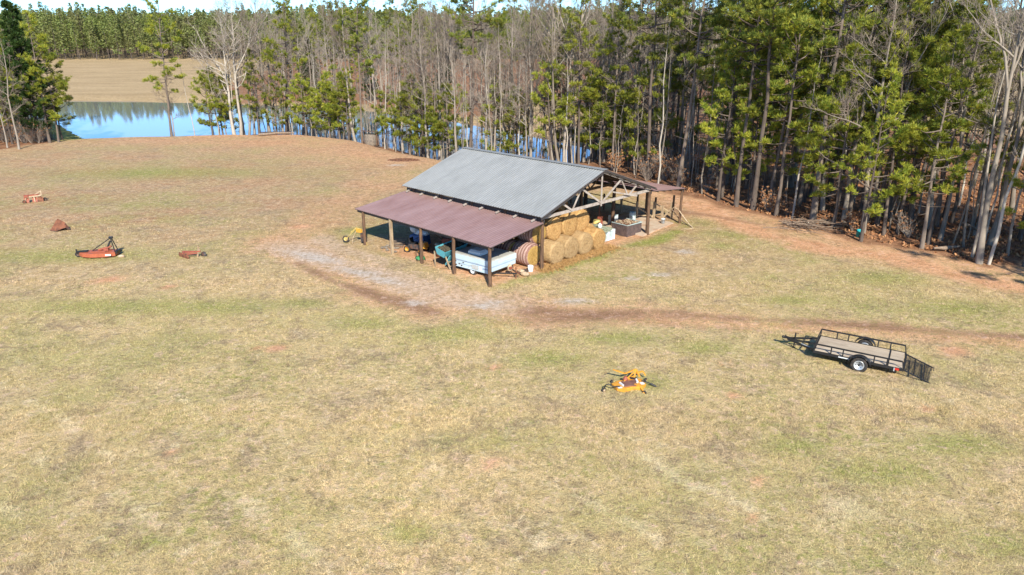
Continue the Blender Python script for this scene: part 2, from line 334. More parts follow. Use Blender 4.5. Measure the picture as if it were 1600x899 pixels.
B = np.concatenate([blades(13, 26, 50000, 7, .10, .009), blades(24, 42, 60000, 5, .10, .013), blades(40, 58, 22000, 4, .11, .02)])
V = B.reshape(-1, 3); F = np.arange(len(V)).reshape(-1, 3)
a1, a2, a3 = masks(B[:, 0, 0], B[:, 0, 1])
gr = MB().add(V, F); tag(gr.build('grass', grass_mat(), attrs={'mask_a': np.repeat(a1, 3, 0), 'mask_b': np.repeat(a2, 3, 0), 'mask_c': np.repeat(a3, 3, 0)}),
    'short dry straw coloured and green pasture grass', 'grass', kind='stuff')

# ------------------------------------------------------------------ tree materials
def needle_mat(name, dark, light, tip, big=0):
    s = NB(name); geo = s.n('ShaderNodeNewGeometry'); isl = geo.outputs['Random Per Island']; rnd = s.n('ShaderNodeObjectInfo').outputs['Random']
    n = s.noise(s.obj(), .75, 3, .6); n2 = s.noise(geo.outputs['Position'], 2.6, 2)
    c = s.mix(s.ramp(n, .34, .64), dark, light)
    c = s.mix(s.ramp(s.math('MULTIPLY', isl, s.ramp(n2, .35, .65)), .25, .8), c, tip)
    c = scal(s, c, val(s, s.ramp(s.math('FRACT', s.math('MULTIPLY', rnd, 7.3)), 0, 1, .72, 1.25)))
    c = s.mix(s.ramp(rnd, .55, 1., 0, .3), c, (.17, .155, .03))
    if big: c = s.mix(s.ramp(s.noise(geo.outputs['Position'], .07, 4, .6), .42, .62, 0, .6), c, (.20, .17, .085)); c = scal(s, c, val(s, s.ramp(s.noise(geo.outputs['Position'], .22, 3), .35, .65, .72, 1.25)))
    s.l(c, s.b.inputs['Base Color']); s.b.inputs['Roughness'].default_value = .55; s.b.inputs['Specular IOR Level'].default_value = .3
    tr = s.n('ShaderNodeBsdfTranslucent'); s.l(c, tr.inputs[0]); mx = s.n('ShaderNodeMixShader'); mx.inputs[0].default_value = .3
    s.l(s.b.outputs[0], mx.inputs[1]); s.l(tr.outputs[0], mx.inputs[2]); s.l(mx.outputs[0], s.out.inputs[0]); return s.m
def bark_mat(name, a, b, var=.3):
    s = NB(name); rnd = s.n('ShaderNodeObjectInfo').outputs['Random']; o = s.map(s.obj(), (1, 1, .25))
    c = s.mix(rnd, a, b); c = scal(s, c, val(s, s.ramp(s.noise(o, 5, 4, .7), .3, .7, 1-var, 1+var)))
    c = s.mix(s.ramp(s.noise(s.obj(), .7, 3), .5, .7, 0, .4), c, b)
    s.l(c, s.b.inputs['Base Color']); s.b.inputs['Roughness'].default_value = .9; s.b.inputs['Specular IOR Level'].default_value = .15; return s.m
M_NEED = needle_mat('pine_needles', (.10, .155, .03), (.25, .285, .045), (.50, .44, .055))
M_NEEDY = needle_mat('young_pine_needles', (.14, .20, .025), (.31, .335, .04), (.55, .48, .055))
M_NEEDD = needle_mat('dark_evergreen_leaves', (.018, .045, .012), (.035, .08, .018), (.06, .10, .02))
M_NEEDF = needle_mat('distant_pine_needles', (.12, .18, .05), (.21, .26, .07), (.30, .31, .09), 1)
M_PBARK = bark_mat('pine_bark', (.19, .15, .12), (.09, .07, .058))
M_GBARK = bark_mat('grey_bark', (.33, .285, .235), (.20, .165, .13))
M_TWIG = bark_mat('bare_twigs', (.36, .31, .26), (.25, .19, .15))
M_WBARK = bark_mat('pale_bark', (.48, .43, .36), (.32, .275, .225), .3)
M_DRYLEAF = mat('dry_leaves', (.42, .22, .10), .85, col2=(.30, .13, .06), scale=2.)

def tufts(mb, P, D, k, ln, wd, mi=0, spread=.85):
    P = np.repeat(np.array(P), k, 0); D = np.repeat(np.array(D), k, 0); n = len(P)
    r = rng.normal(0, 1, (n, 3)); r /= np.linalg.norm(r, axis=1)[:, None]
    d = D+r*spread+np.array([0, 0, .28]); d /= np.linalg.norm(d, axis=1)[:, None]
    sd = np.cross(d, rng.normal(0, 1, (n, 3))); sd /= np.linalg.norm(sd, axis=1)[:, None]
    L = ln*rng.uniform(.7, 1.25, n)[:, None]
    a = P+d*L*.05
    V = np.stack([a-sd*wd*.35, a+d*L*.6-sd*wd*.5, a+d*L, a+d*L*.6+sd*wd*.5, a+sd*wd*.35], 1)
    mb.add(V.reshape(-1, 3), np.arange(n*5).reshape(-1, 5), mi)
def trunk_path(h, n=9, lean=.02, wob=.012):
    z = np.linspace(0, 1, n); a = rng.uniform(0, 6.28); off = np.cumsum(rng.normal(0, wob, (n, 2)), 0)*h/3
    off[0] = 0; x = off[:, 0]+lean*h*z*math.cos(a); y = off[:, 1]+lean*h*z*math.sin(a)
    return np.stack([x, y, z*h-.15*(z == 0)], -1)
def at(path, z): return np.array([np.interp(z, path[:, 2], path[:, i]) for i in range(3)])
def make_pine(h, r, cb, wmax, step, per_lvl, mat_n, kt=17, tl=.36, tw=.034, dens=1., dead=0.5, name='pine_tree', sparse=0.):
    root = thing(name, 'x', 'tree'); p = trunk_path(h)
    rad = r*(1-.93*(p[:, 2].clip(0)/h)**1.1); rad[0] *= 1.35
    tb = MB().tube(p, rad, 8); br = MB(); P, D = [], []
    z = h*cb
    while z < h*.985:
        f = (z-h*cb)/(h*(1-cb)); w = wmax*(min(1, .45+f*2.6))*(1-f)**.75+.25
        for k in range(per_lvl):
            if rng.random() < sparse: continue
            a = rng.uniform(0, 6.28); L = w*rng.uniform(.6, 1.15); el = .0+.75*f+rng.normal(0, .24); b0 = at(p, z+rng.uniform(-.5, .5)*step)
            n = 5; t = np.linspace(0, 1, n)[:, None]; dr = np.array([math.cos(a)*math.cos(el), math.sin(a)*math.cos(el), math.sin(el)])
            path = b0+dr*L*t+np.array([0, 0, .36*L])*t*t-np.array([0, 0, .2*L])*t; path += rng.normal(0, .03*L, (n, 3))*t
            br.tube(path, np.linspace(.022*L+.012, .008, n), 4, 0, False)
            m = max(3, int(L*3.4*dens)+1)
            for _ in range(m):
                u = .5+.5*rng.random()**.8; q = b0+(path[-1]-b0)*u; q = np.array([np.interp(u, t[:, 0], path[:, i]) for i in range(3)])
                sa = a+rng.choice([-1, 1])*rng.uniform(.4, 1.2); sl_ = L*rng.uniform(.12, .42)*(1.15-u*.6)
                sdv = np.array([math.cos(sa), math.sin(sa), rng.uniform(-.05, .5)]); e = q+sdv*sl_
                for v in ((.5, .8, 1.) if sl_ > .5 else (.6, 1.)):
                    P.append(q+(e-q)*v+rng.normal(0, .09, 3)); D.append(sdv*.6+np.array([0, 0, .35]))
        z += step*rng.uniform(.75, 1.25)
    for _ in range(int(dead*h)):                      # dead stubs below the crown
        z0 = rng.uniform(.15, max(cb, .3))*h; a = rng.uniform(0, 6.28); L = rng.uniform(.4, 1.6); b0 = at(p, z0)
        br.tube([b0, b0+np.array([math.cos(a)*L, math.sin(a)*L, rng.uniform(-.1, .3)*L])], [.025, .008], 3, 0, False)
    tufts(br, P, D, kt, tl, tw, 1)
    tb.build('trunk', M_PBARK, root); br.build('crown', [M_PBARK, mat_n], root); root['spec'] = h
    return root
def make_bare(h, r, cb, spread, l1=18, bark=None, up=.9, twig=1., forks=0, name='bare_tree', leaf=0):
    root = thing(name, 'x', 'tree'); p = trunk_path(h, 10, .03, .02)
    rad = r*(1-.95*(p[:, 2].clip(0)/h)); rad[0] *= 1.3
    tb = MB().tube(p, rad, 9); br = MB(); leaves = []
    def limb(p0, d, L, r0, lvl):
        n = (7, 5, 4, 3)[lvl-1]; pts = [p0]; dd = d/np.linalg.norm(d)
        for i in range(n-1):
            dd = dd+rng.normal(0, .15, 3)+np.array([0, 0, .07*up]); dd /= np.linalg.norm(dd); pts.append(pts[-1]+dd*L/(n-1))
        pts = np.array(pts); br.tube(pts, np.linspace(r0, max(.006, r0*.18), n), (6, 4, 3, 3)[lvl-1], 0 if lvl < 3 else 1, False)
        if lvl >= 4:
            if leaf and rng.random() < leaf: leaves.append((pts[-1], dd))
            return
        k = int((7, 7, 4)[lvl-1]*twig*rng.uniform(.8, 1.3))
        for j in range(k):
            u = rng.uniform(.18, .97); q = np.array([np.interp(u*(n-1), np.arange(n), pts[:, i]) for i in range(3)])
            t = pts[min(n-1, int(u*(n-1))+1)]-pts[int(u*(n-1))]; t /= np.linalg.norm(t)
            s_ = np.cross(t, rng.normal(0, 1, 3)); s_ /= np.linalg.norm(s_)+1e-6
            limb(q, t*.75+s_*rng.uniform(.5, .95)+np.array([0, 0, .12*up]), L*rng.uniform(.3, .55)*(1.15-u*.5), r0*(.52-.28*u), lvl+1)
    for k in range(l1):
        z = h*(cb+(1-cb)*((k+rng.random()*.7)/l1)*.96); f = (z-cb*h)/(h*(1-cb)); a = rng.uniform(0, 6.28); el = rng.uniform(.3, .8)*up+.35*f
        L = spread*(1-.72*f)*rng.uniform(.65, 1.2); rr = np.interp(z, p[:, 2], rad)
        limb(at(p, z), np.array([math.cos(a)*math.cos(el), math.sin(a)*math.cos(el), math.sin(el)]), L, min(rr*.62, .028*L+.01), 1)
    for k in range(forks):
        z = h*rng.uniform(.35, .5); a = rng.uniform(0, 6.28); rr = np.interp(z, p[:, 2], rad)
        limb(at(p, z), np.array([math.cos(a)*.45, math.sin(a)*.45, 1]), h*.5, rr*.75, 1)
    tb.build('trunk', bark or M_GBARK, root)
    if leaves: tufts(br, [l[0] for l in leaves], [l[1] for l in leaves], 5, .14, .09, 2)
    br.build('crown', [bark or M_GBARK, M_TWIG] + ([M_DRYLEAF] if leaves else []), root); root['spec'] = h
    return root
def make_pole(h, r, name='bare_sapling', bark=None):
    root = thing(name, 'x', 'tree'); p = trunk_path(h, 9, .05, .028); tb = MB().tube(p, r*(1-.88*(p[:, 2].clip(0)/h)), 6); br = MB()
    for k in range(16):
        z = h*rng.uniform(.3, .98); a = rng.uniform(0, 6.28); L = h*rng.uniform(.05, .14)*(1.25-z/h); q = at(p, z); d = np.array([math.cos(a), math.sin(a), rng.uniform(.4, 1.4)]); d /= np.linalg.norm(d)
        e = q+d*L; br.tube([q, (q+e)/2+rng.normal(0, .05, 3), e], [.018, .012, .006], 3, 0, False)
        for _ in range(4):
            u = rng.uniform(.3, 1); m = q+(e-q)*u; v = d+rng.normal(0, .5, 3); v /= np.linalg.norm(v); br.tube([m, m+v*L*.5], [.009, .004], 3, 0, False)
    tb.build('trunk', bark or M_GBARK, root); br.build('crown', M_TWIG, root); root['spec'] = h
    return root
def make_bush(h, name='bare_shrub', leaf=.5):
    root = thing(name, 'x', 'shrub'); br = MB(); P, D = [], []
    for k in range(16):
        a = rng.uniform(0, 6.28); d = np.array([math.cos(a)*rng.uniform(.2, .9), math.sin(a)*rng.uniform(.2, .9), 1]); d /= np.linalg.norm(d); L = h*rng.uniform(.6, 1.1)
        e = d*L; m = e*.5+rng.normal(0, .08, 3); br.tube([d*0, m, e], [.022, .014, .005], 3, 0, False)
        for _ in range(9):
            u = rng.uniform(.25, 1); q = e*u; v = d+rng.normal(0, .6, 3); v /= np.linalg.norm(v); l = L*rng.uniform(.15, .4); br.tube([q, q+v*l], [.009, .004], 3, 0, False)
            if rng.random() < leaf: P.append(q+v*l*.8); D.append(v)
    if P: tufts(br, P, D, 6, .13, .08, 1)
    br.build('stems', [M_TWIG, M_DRYLEAF], root); root['spec'] = h
    return root

PROTO = {
 'tall': [make_pine(24, .18, .42, 3.5, .85, 4, M_NEED), make_pine(22, .16, .3, 3.2, .85, 3, M_NEEDY), make_pine(25, .21, .5, 3.8, .8, 4, M_NEED), make_pine(20, .14, .3, 3.2, .9, 3, M_NEEDY)],
 'mid': [make_pine(14, .14, .2, 2.7, .75, 3, M_NEEDY), make_pine(16, .15, .26, 3.0, .85, 3, M_NEEDY), make_pine(15, .14, .2, 3.3, 1.0, 3, M_NEEDY)],
 'young': [make_pine(9, .12, .16, 2.5, .62, 3, M_NEEDY), make_pine(8, .11, .25, 2.2, .6, 3, M_NEEDY), make_pine(10, .12, .3, 2.7, .68, 3, M_NEEDY), make_pine(9.5, .13, .2, 3.2, .72, 4, M_NEEDY)],
 'dark': [make_pine(13, .17, .1, 2.2, .35, 5, M_NEEDD, kt=12, tw=.06, dens=1.2, name='evergreen_tree')],
 'bare': [make_bare(21, .2, .38, 5.2, 17), make_bare(19, .17, .3, 4.4, 18, up=1.1), make_bare(22, .17, .5, 4.6, 15, up=1.2, forks=2), make_bare(16, .14, .25, 4.0, 18, up=.8)],
 'spread': [make_bare(19, .26, .3, 7.5, 15, M_WBARK, up=.75, forks=3), make_bare(21, .25, .33, 7.0, 16, M_WBARK, up=.9, forks=2)],
 'leafy': [make_bare(12, .11, .2, 3.4, 15, leaf=.25, name='oak_sapling')],
 'pole': [make_pole(13, .085), make_pole(10, .06), make_pole(15, .1, bark=M_WBARK), make_pole(8, .05)],
 'bush': [make_bush(2.2), make_bush(1.6, leaf=.8), make_bush(3., leaf=.2)],
}
USED = set()
def plant(kind, x, y, label, group=None, h=None, i=None, lean=None):
    ps = PROTO[kind]; i = random.randrange(len(ps)) if i is None else i; r = ps[i]
    s_ = (h/r['spec']) if h else random.uniform(.85, 1.15)
    rot = (random.gauss(0, .025), random.gauss(0, .025), random.uniform(0, 6.28)) if lean is None else (lean[0], lean[1], random.uniform(0, 6.28))
    loc = (x, y, H(x, y)-.03)
    if id(r) not in USED:
        USED.add(id(r)); r.location = loc; r.rotation_euler = rot; r.scale = (s_,)*3; r['label'] = label
        if group: r['group'] = group
        o = r
    else: o = copy_tree(r, loc, 0, label, group, s_, rot)
    TREES.append((x, y)); return o
TREES = []
def inside(p, poly): return polydist(np.array([p[0]]), np.array([p[1]]), poly)[0] < 0
def visible(x, y, hh=20):
    zc = y*math.cos(PITCH)+CAM_H*math.sin(PITCH); zt = y*math.cos(PITCH)+(CAM_H-hh)*math.sin(PITCH)
    return abs(x)/max(1, min(zc, zt)) < .90
def fill(poly, n, md, choose, pred=None):
    P = np.array(poly); lo, hi = P.min(0), P.max(0); k = 0; tries = 0
    while k < n and tries < n*60:
        tries += 1; x, y = random.uniform(lo[0], hi[0]), random.uniform(lo[1], hi[1])
        if not inside((x, y), poly) or not visible(x, y): continue
        if pred and not pred(x, y): continue
        if any((x-a)**2+(y-b)**2 < md*md for a, b in TREES[-700:]): continue
        choose(x, y); k += 1
    return k

# --- trees one can pick out, by where they stand in the photo
HERO = [
 ('bare', 1530, 411, 25, 2, 'tallest pale bare tree of the clump at the right end of the wood, forking low'),
 ('pole', 1518, 404, 17, 2, 'straight thin grey trunk leaning just left of the tall pale clump'),
 ('pole', 1545, 412, 18, 2, 'thin pale trunk crossing right of the tall pale clump'),
 ('pole', 1575, 398, 16, 0, 'slim pale tree bent right beside the right edge of the photo'),
 ('pole', 1505, 385, 15, 0, 'slender bare tree with knotted foot in the dark shaded ground'),
 ('pole', 1488, 382, 14, 1, 'thin light trunk between shaded pine and pale clump'),
 ('mid', 1440, 388, 15, 1, 'pine with black trunk foot standing in the patch of shade'),
 ('mid', 1402, 366, 14, 2, 'pine with low drooping yellow green limbs left of the shade patch'),
 ('tall', 1370, 352, 22, 0, 'tall pine with dark trunk behind the teal bucket'),
 ('mid', 1300, 358, 14, 2, 'low limbed young pine right of the brush pile'),
 ('mid', 1268, 345, 13, 1, 'yellow green pine hanging over the brush pile'),
 ('tall', 1212, 338, 21, 3, 'straight pine left of the brush pile with bright crown'),
 ('tall', 1176, 328, 25, 2, 'thick black trunked pine at the bend of the wood edge'),
 ('tall', 1150, 323, 24, 0, 'grey sided pine just left of the thick black trunked one'),
 ('mid', 1122, 315, 14, 0, 'pine with bluish green low limbs near the small lean-to end'),
 ('mid', 1345, 378, 12, 0, 'small pine directly beside the teal bucket'),
 ('mid', 1600, 415, 11, 2, 'young pine cut by the right edge of the photo'),
 ('young', 938, 258, 10.5, 3, 'broad bright pine rising behind the barn ridge'),
 ('young', 968, 262, 8, 0, 'smaller bright pine right of the broad one behind the barn ridge'),
 ('young', 795, 235, 11, 2, 'slim yellow green pine above the middle of the barn roof'),
 ('young', 1010, 275, 11, 3, 'pine above the open gable of the barn'),
 ('bare', 748, 238, 20, 2, 'tall pinkish bare tree above the left corner of the barn roof'),
 ('spread', 892, 250, 23, 1, 'largest pale bare tree above the barn ridge'),
 ('bare', 912, 250, 19, 1, 'slim bare tree just right of the largest pale one above the barn'),
 ('young', 640, 222, 10, 3, 'dense pine left of the barn ridge on the pond bank'),
 ('young', 662, 228, 9, 0, 'low bright pine closest to the left corner of the barn roof'),
 ('young', 604, 214, 9, 1, 'young pine above the round feeder on the pond bank'),
 ('young', 545, 212, 10, 2, 'young pine in the middle of the pond bank'),
 ('young', 515, 209, 9, 0, 'bushy young pine left of the round feeder'),
 ('young', 478, 207, 9, 3, 'young pine right of the dark boards at the wood edge'),
 ('young', 432, 206, 8, 1, 'small pine standing behind the dark boards'),
 ('mid', 405, 206, 13, 0, 'dense dark green pine left of the dark boards'),
 ('tall', 268, 211, 23, 3, 'lone tall pine with thin top standing against the pond'),
 ('bare', 272, 210, 11, 3, 'small grey tree at the foot of the lone tall pine'),
 ('pole', 304, 208, 12, 2, 'pale double stemmed tree right of the lone tall pine'),
 ('spread', 366, 206, 19, 0, 'wide pale bare tree at the right end of the open pond view'),
 ('spread', 376, 205, 21, 1, 'upright pale bare tree leaning left at the pond corner'),
 ('bare', 30, 234, 15, 3, 'pale leaning bare tree at the front of the left wood'),
 ('bare', 12, 232, 11, 1, 'grey bare tree at the left edge of the photo'),
 ('mid', 92, 223, 15, 1, 'outer pine of the left wood with brown green limbs over the pond'),
 ('mid', 78, 224, 17, 0, 'dark dense pine in the left wood'),
 ('dark', 62, 223, 18, 0, 'darkest evergreen at the centre of the left wood'),
 ('mid', 98, 219, 12, 2, 'slim pine nearest the green dam by the pond'),
 ('dark', 958, 225, 14, 0, 'narrow dark evergreen standing among bare trees behind the barn'),
]
for k, px, py, h, i, lab in HERO:
    x, y = W(px, py); plant(k, x, y, lab, None, h, i)

def pxof(x, y): return 800+FPX*x/(y*math.cos(PITCH)+CAM_H*math.sin(PITCH))
g_r = ('pine in the dense stand right of the barn', 'pines of the dense stand right of the barn')
g_rb = ('thin bare tree among the pines right of the barn', 'bare trees among the pines right of the barn')
def ch_r(x, y):
    p = pxof(x, y); t = random.random()
    if p > 1490:
        if t < .12: plant('mid', x, y, 'pine among the bare trees at the far right', 'pines at the far right')
        else: plant('bare' if t < .5 else 'pole', x, y, 'bare grey tree in the open wood at the far right', 'bare trees at the far right')
    elif t < .46: plant('tall' if random.random() < .62 else 'mid', x, y, *g_r)
    elif t < .9: plant('pole', x, y, *g_rb)
    else: plant('bare', x, y, *g_rb)
RP = [(37, 45.5), (34.4, 47), (31, 46.2), (29.2, 49.4), (25.5, 52.2), (21.7, 59), (17.4, 67), (14, 74), (20, 100), (60, 100), (75, 75), (50, 38)]
fill([(37, 45.5), (34.4, 47), (31, 46.2), (29.2, 49.4), (25.5, 52.2), (21.7, 59), (17.4, 67), (22, 72), (45, 50)], 66, 1.2, ch_r)
fill(RP, 78, 3.0, ch_r)
def ch_c(x, y):
    t = random.random()
    if t < .07: plant('young', x, y, 'young pine in the bare wood behind the barn', 'young pines behind the barn')
    elif t < .11: plant('tall', x, y, 'tall pine in the bare wood behind the barn', 'tall pines behind the barn')
    elif t < .62: plant('pole', x, y, 'thin bare stem in the wood behind the barn', 'thin bare stems behind the barn')
    else: plant('bare', x, y, 'bare tree in the wood behind the barn', 'bare trees behind the barn')
fill([(17.4, 67), (7.5, 81), (-8.5, 92), (-6, 96), (6, 90), (10, 92), (13, 102), (21, 104), (21, 72)], 120, 1.2, ch_c)
def ch_p(x, y):
    t = random.random()
    if t < .09: plant('young', x, y, 'young pine in the narrow belt on the pond bank', 'young pines on the pond bank')
    elif t < .11: plant('tall', x, y, 'tall pine in the narrow belt on the pond bank', 'tall pines on the pond bank')
    elif t < .80: plant('pole', x, y, 'thin bare stem in the narrow belt on the pond bank', 'thin bare stems on the pond bank')
    else: plant('bare', x, y, 'bare tree in the narrow belt on the pond bank', 'bare trees on the pond bank')
fill([(-8, 92), (-18, 105), (-29, 111.5), (-42, 112.5), (-47, 111), (-47, 114), (-42, 116.5), (-29, 116), (-18.5, 110), (-9, 98), (-3, 92), (7, 88), (6, 82)], 150, .9, ch_p)
def ch_l(x, y):
    t = random.random()
    if t < .33: plant('mid' if t < .25 else 'tall', x, y, 'pine inside the wood at the left edge', 'pines of the left wood')
    elif t < .75: plant('bare', x, y, 'bare tree inside the wood at the left edge', 'bare trees of the left wood', h=random.uniform(10, 17))
    else: plant('pole', x, y, 'thin bare stem inside the wood at the left edge', 'thin stems of the left wood')
fill([(-66.5, 104), (-64, 101), (-67, 94.8), (-80, 92), (-105, 95), (-115, 125), (-85, 123), (-74, 113)], 84, 1.5, ch_l)
def ch_b(x, y):
    t = random.random()
    if t < .20: plant('tall', x, y, 'pine in the wood beyond the pond', 'pines beyond the pond')
    elif t < .86: plant('bare', x, y, 'bare tree in the wood beyond the pond', 'bare trees beyond the pond')
    elif t < .93: plant('dark', x, y, 'dark evergreen in the wood beyond the pond', 'dark evergreens beyond the pond')
    else: plant('mid', x, y, 'pine in the wood beyond the pond', 'pines beyond the pond')
fill([(-62, 183), (-35, 173), (-12, 152), (1, 136), (3, 180), (-20, 200), (-70, 215)], 58, 3.2, ch_b)
fill([(16, 178), (16, 130), (24, 108), (40, 106), (60, 118), (48, 190), (-84, 215), (-70, 205), (3, 185)], 85, 3.0, ch_b)
fill(BWOOD, 62, 5, ch_b)
# trees just past the right side of the picture: their shade lies across the corner of the wood
for x, y in [(33.5, 36), (36.5, 34.5), (39, 36), (41.5, 35), (44, 37), (35.3, 37.6), (40.5, 38.5), (38, 38), (43, 39)]:
    plant('mid', x, y, 'pine outside the right edge of the photo casting shade', 'pines outside the right edge', h=random.uniform(18, 20))
for (px, py, h) in [(1105, 300, 2), (1230, 338, 1.5), (1200, 332, 2), (1330, 362, 1.6), (1420, 372, 2), (960, 268, 2.2), (1040, 283, 2.6), (1065, 290, 2.4), (850, 252, 2)]:
    x, y = W(px, py); plant('bush', x, y, 'low brown leafy shrub at the foot of the wood edge', 'low shrubs along the wood edge', h)
for k in range(26):
    x, y = W(random.uniform(1000, 1075), random.uniform(225, 285)); plant('bush', x, y, 'tangled bare shrub behind the open gable', 'tangled shrubs behind the gable', random.uniform(2, 4.5), 2)
for k in range(40):
    x, y = W(random.uniform(0, 105), random.uniform(210, 226)); 
    if inside((x, y), LWOOD): plant('bush', x, y, 'grey twiggy shrub under the left wood', 'shrubs under the left wood', random.uniform(2, 4), 2)

# far plantation: too many to count, one mass
def far_forest():
    mb = MB(); n = 0; pos = []
    rr = np.random.default_rng(5)
    for row in range(28):
        y0 = 382+row*8.5+max(0, row-12)*6
        xw = .78*y0+20; stp = 5.2+row*.12
        for x in np.arange(-xw, xw, stp):
            x_ = x+rr.normal(0, 1.4); y_ = y0+rr.normal(0, 1.8)
            pos.append((x_, y_))
    pos = np.array(pos); hz = height(pos[:, 0], pos[:, 1]); P, S = [], []
    for (x, y), z in zip(pos, hz):
        h = rr.uniform(20, 24.5)+1.8*math.sin(x*.045)+1.2*math.sin(x*.13+y)+rr.normal(0, 1.1); c0 = h*rr.uniform(.10, .32); row_front = y < 410
        mb.tube([(x, y, z), (x+rr.normal(0, .4), y, z+h*.9)], [.24, .07], 3, 1, False)
        m = 430 if row_front else 190
        f = rr.random(m)**.9; w_ = (3.2*np.minimum(1, .55+f*2)*(1-f)**.6+.35)
        sx_ = rr.uniform(.65, 1.35); a = rr.uniform(0, 6.28, m); rad = w_*sx_*rr.random(m)**.55
        P.append(np.stack([x+np.cos(a)*rad, y+np.sin(a)*rad, z+c0+f*(h-c0)+rad*.12], -1)); S.append(np.full(m, .52 if row_front else .7))
    for k in range(150):                      # leafless grey crowns standing among the pines
        y = rr.uniform(384, 560); x = rr.uniform(-.75, .75)*y; z = float(height(np.array([x]), np.array([y]))[0]); h = rr.uniform(19, 27)
        mb.tube([(x, y, z), (x, y, z+h*.8)], [.2, .06], 3, 2, False)
        for q in range(26):
            a = rr.uniform(0, 6.28); z0 = z+h*rr.uniform(.4, .85); L = rr.uniform(1.5, 4); mb.tube([(x, y, z0), (x+L*math.cos(a)*.7, y+L*math.sin(a)*.7, z0+L)], [.09, .03], 3, 2, False)
    P = np.concatenate(P); S = np.concatenate(S)[:, None]; n = len(P)
    u = rr.normal(0, 1, (n, 3)); u[:, 2] *= .45; u /= np.linalg.norm(u, axis=1)[:, None]; v = np.cross(u, rr.normal(0, 1, (n, 3))); v /= np.linalg.norm(v, axis=1)[:, None]
    V = np.stack([P-u*S-v*S*.2, P+v*S*.55, P+u*S, P-v*S*.5], 1)
    mb.add(V.reshape(-1, 3), np.arange(n*4).reshape(-1, 4), 0)
    tag(mb.build('far_forest', [M_NEEDF, M_PBARK, M_TWIG]), 'planted pine forest on the far side of the field up to the skyline', 'forest', kind='stuff')
far_forest()
for rs in PROTO.values():                     # kinds that were not needed
    for r in rs:
        if id(r) not in USED:
            for c_ in list(r.children): bpy.data.objects.remove(c_)
            bpy.data.objects.remove(r)
        elif 'spec' in r: del r['spec']
for o in C.objects:
    if 'spec' in o: del o['spec']

# ------------------------------------------------------------------ object materials
def hay_mat(name, a, b, bands=None):
    s = NB(name); o = s.obj(); sx = s.n('ShaderNodeSeparateXYZ'); s.l(o, sx.inputs[0])
    rr = s.math('SQRT', s.math('ADD', s.math('MULTIPLY', sx.outputs[1], sx.outputs[1]), s.math('MULTIPLY', sx.outputs[2], sx.outputs[2])))
    rnd = s.n('ShaderNodeObjectInfo').outputs['Random']
    n1 = s.noise(o, 3.2, 5, .7, 1.5); n2 = s.noise(s.map(o, (.5, 3, 3)), 7, 5, .75, .8); n3 = s.noise(o, 26, 4, .75)
    ring = s.math('SINE', s.math('ADD', s.math('MULTIPLY', rr, 34.), s.math('MULTIPLY', n1, 9.)))
    c = s.mix(s.ramp(s.math('ADD', n1, s.math('MULTIPLY', ring, .055)), .35, .66), a, b)
    c = s.mix(s.ramp(n2, .55, .75, 0, .6), c, (.66, .46, .23)); c = s.mix(s.ramp(n1, .30, .40, .6, 0), c, (.20, .115, .045))
    if bands is not None:
        wx = s.math('SINE', s.math('ADD', s.math('MULTIPLY', sx.outputs[0], 27.), s.math('MULTIPLY', n1, 2.2)))
        net = s.mix(s.ramp(wx, -.35, .35), bands[0], bands[1]); net = s.mix(s.ramp(n2, .5, .7, 0, .3), net, (.5, .38, .25))
        c = s.mix(s.ramp(rr, .64, .675), c, net)
    c = scal(s, c, val(s, s.math('MULTIPLY', s.ramp(n3, .3, .7, .68, 1.28), s.ramp(rnd, 0, 1, .88, 1.12))))
    s.l(c, s.b.inputs['Base Color']); s.b.inputs['Roughness'].default_value = .95; s.b.inputs['Specular IOR Level'].default_value = .08
    s.bump(s.math('ADD', n3, n2), .8, .06); return s.m
M_HAY = hay_mat('hay', (.60, .375, .155), (.40, .22, .085)); M_HAY2 = hay_mat('weathered_hay', (.47, .325, .165), (.34, .215, .105))
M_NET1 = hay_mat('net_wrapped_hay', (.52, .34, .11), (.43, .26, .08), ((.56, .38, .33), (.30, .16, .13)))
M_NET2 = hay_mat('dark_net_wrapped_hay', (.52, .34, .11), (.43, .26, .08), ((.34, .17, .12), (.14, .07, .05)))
def metal_roof(name, col, stain, amt):
    s = NB(name); o = s.obj(); n = s.noise(s.map(o, (.9, .25, 1)), 1.2, 5, .65); n2 = s.noise(s.map(o, (5, .6, 1)), 2.0, 4)
    c = s.mix(s.ramp(n, .42, .7, 0, amt), col, stain); c = scal(s, c, val(s, s.ramp(n2, .3, .7, .91, 1.08)))
    # joints between the lengths of sheeting
    sx = s.n('ShaderNodeSeparateXYZ'); s.l(o, sx.inputs[0])
    fr = s.math('FRACT', s.math('MULTIPLY', sx.outputs[0], 1/2.74)); c = scal(s, c, val(s, s.ramp(fr, 0., .012, .82, 1.)))
    s.l(c, s.b.inputs['Base Color']); s.b.inputs['Roughness'].default_value = .45; s.b.inputs['Metallic'].default_value = .15; s.b.inputs['Specular IOR Level'].default_value = .4
    return s.m
M_GREYROOF = metal_roof('galvanised_sheet', (.31, .315, .305), (.24, .245, .235), .8)
M_REDROOF = metal_roof('faded_red_sheet', (.30, .195, .185), (.235, .135, .12), .8)
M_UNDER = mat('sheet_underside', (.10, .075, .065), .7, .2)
M_POST = mat('weathered_post', (.15, .085, .05), .9, col2=(.075, .045, .028), stretch=(3, 3, .6), var=.3, bump=.3)
M_POSTP = mat('pale_post', (.40, .30, .19), .9, col2=(.27, .19, .115), stretch=(3, 3, .6), var=.3)
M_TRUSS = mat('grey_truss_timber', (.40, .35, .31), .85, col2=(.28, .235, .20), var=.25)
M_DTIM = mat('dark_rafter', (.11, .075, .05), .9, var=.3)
M_PLANK = None
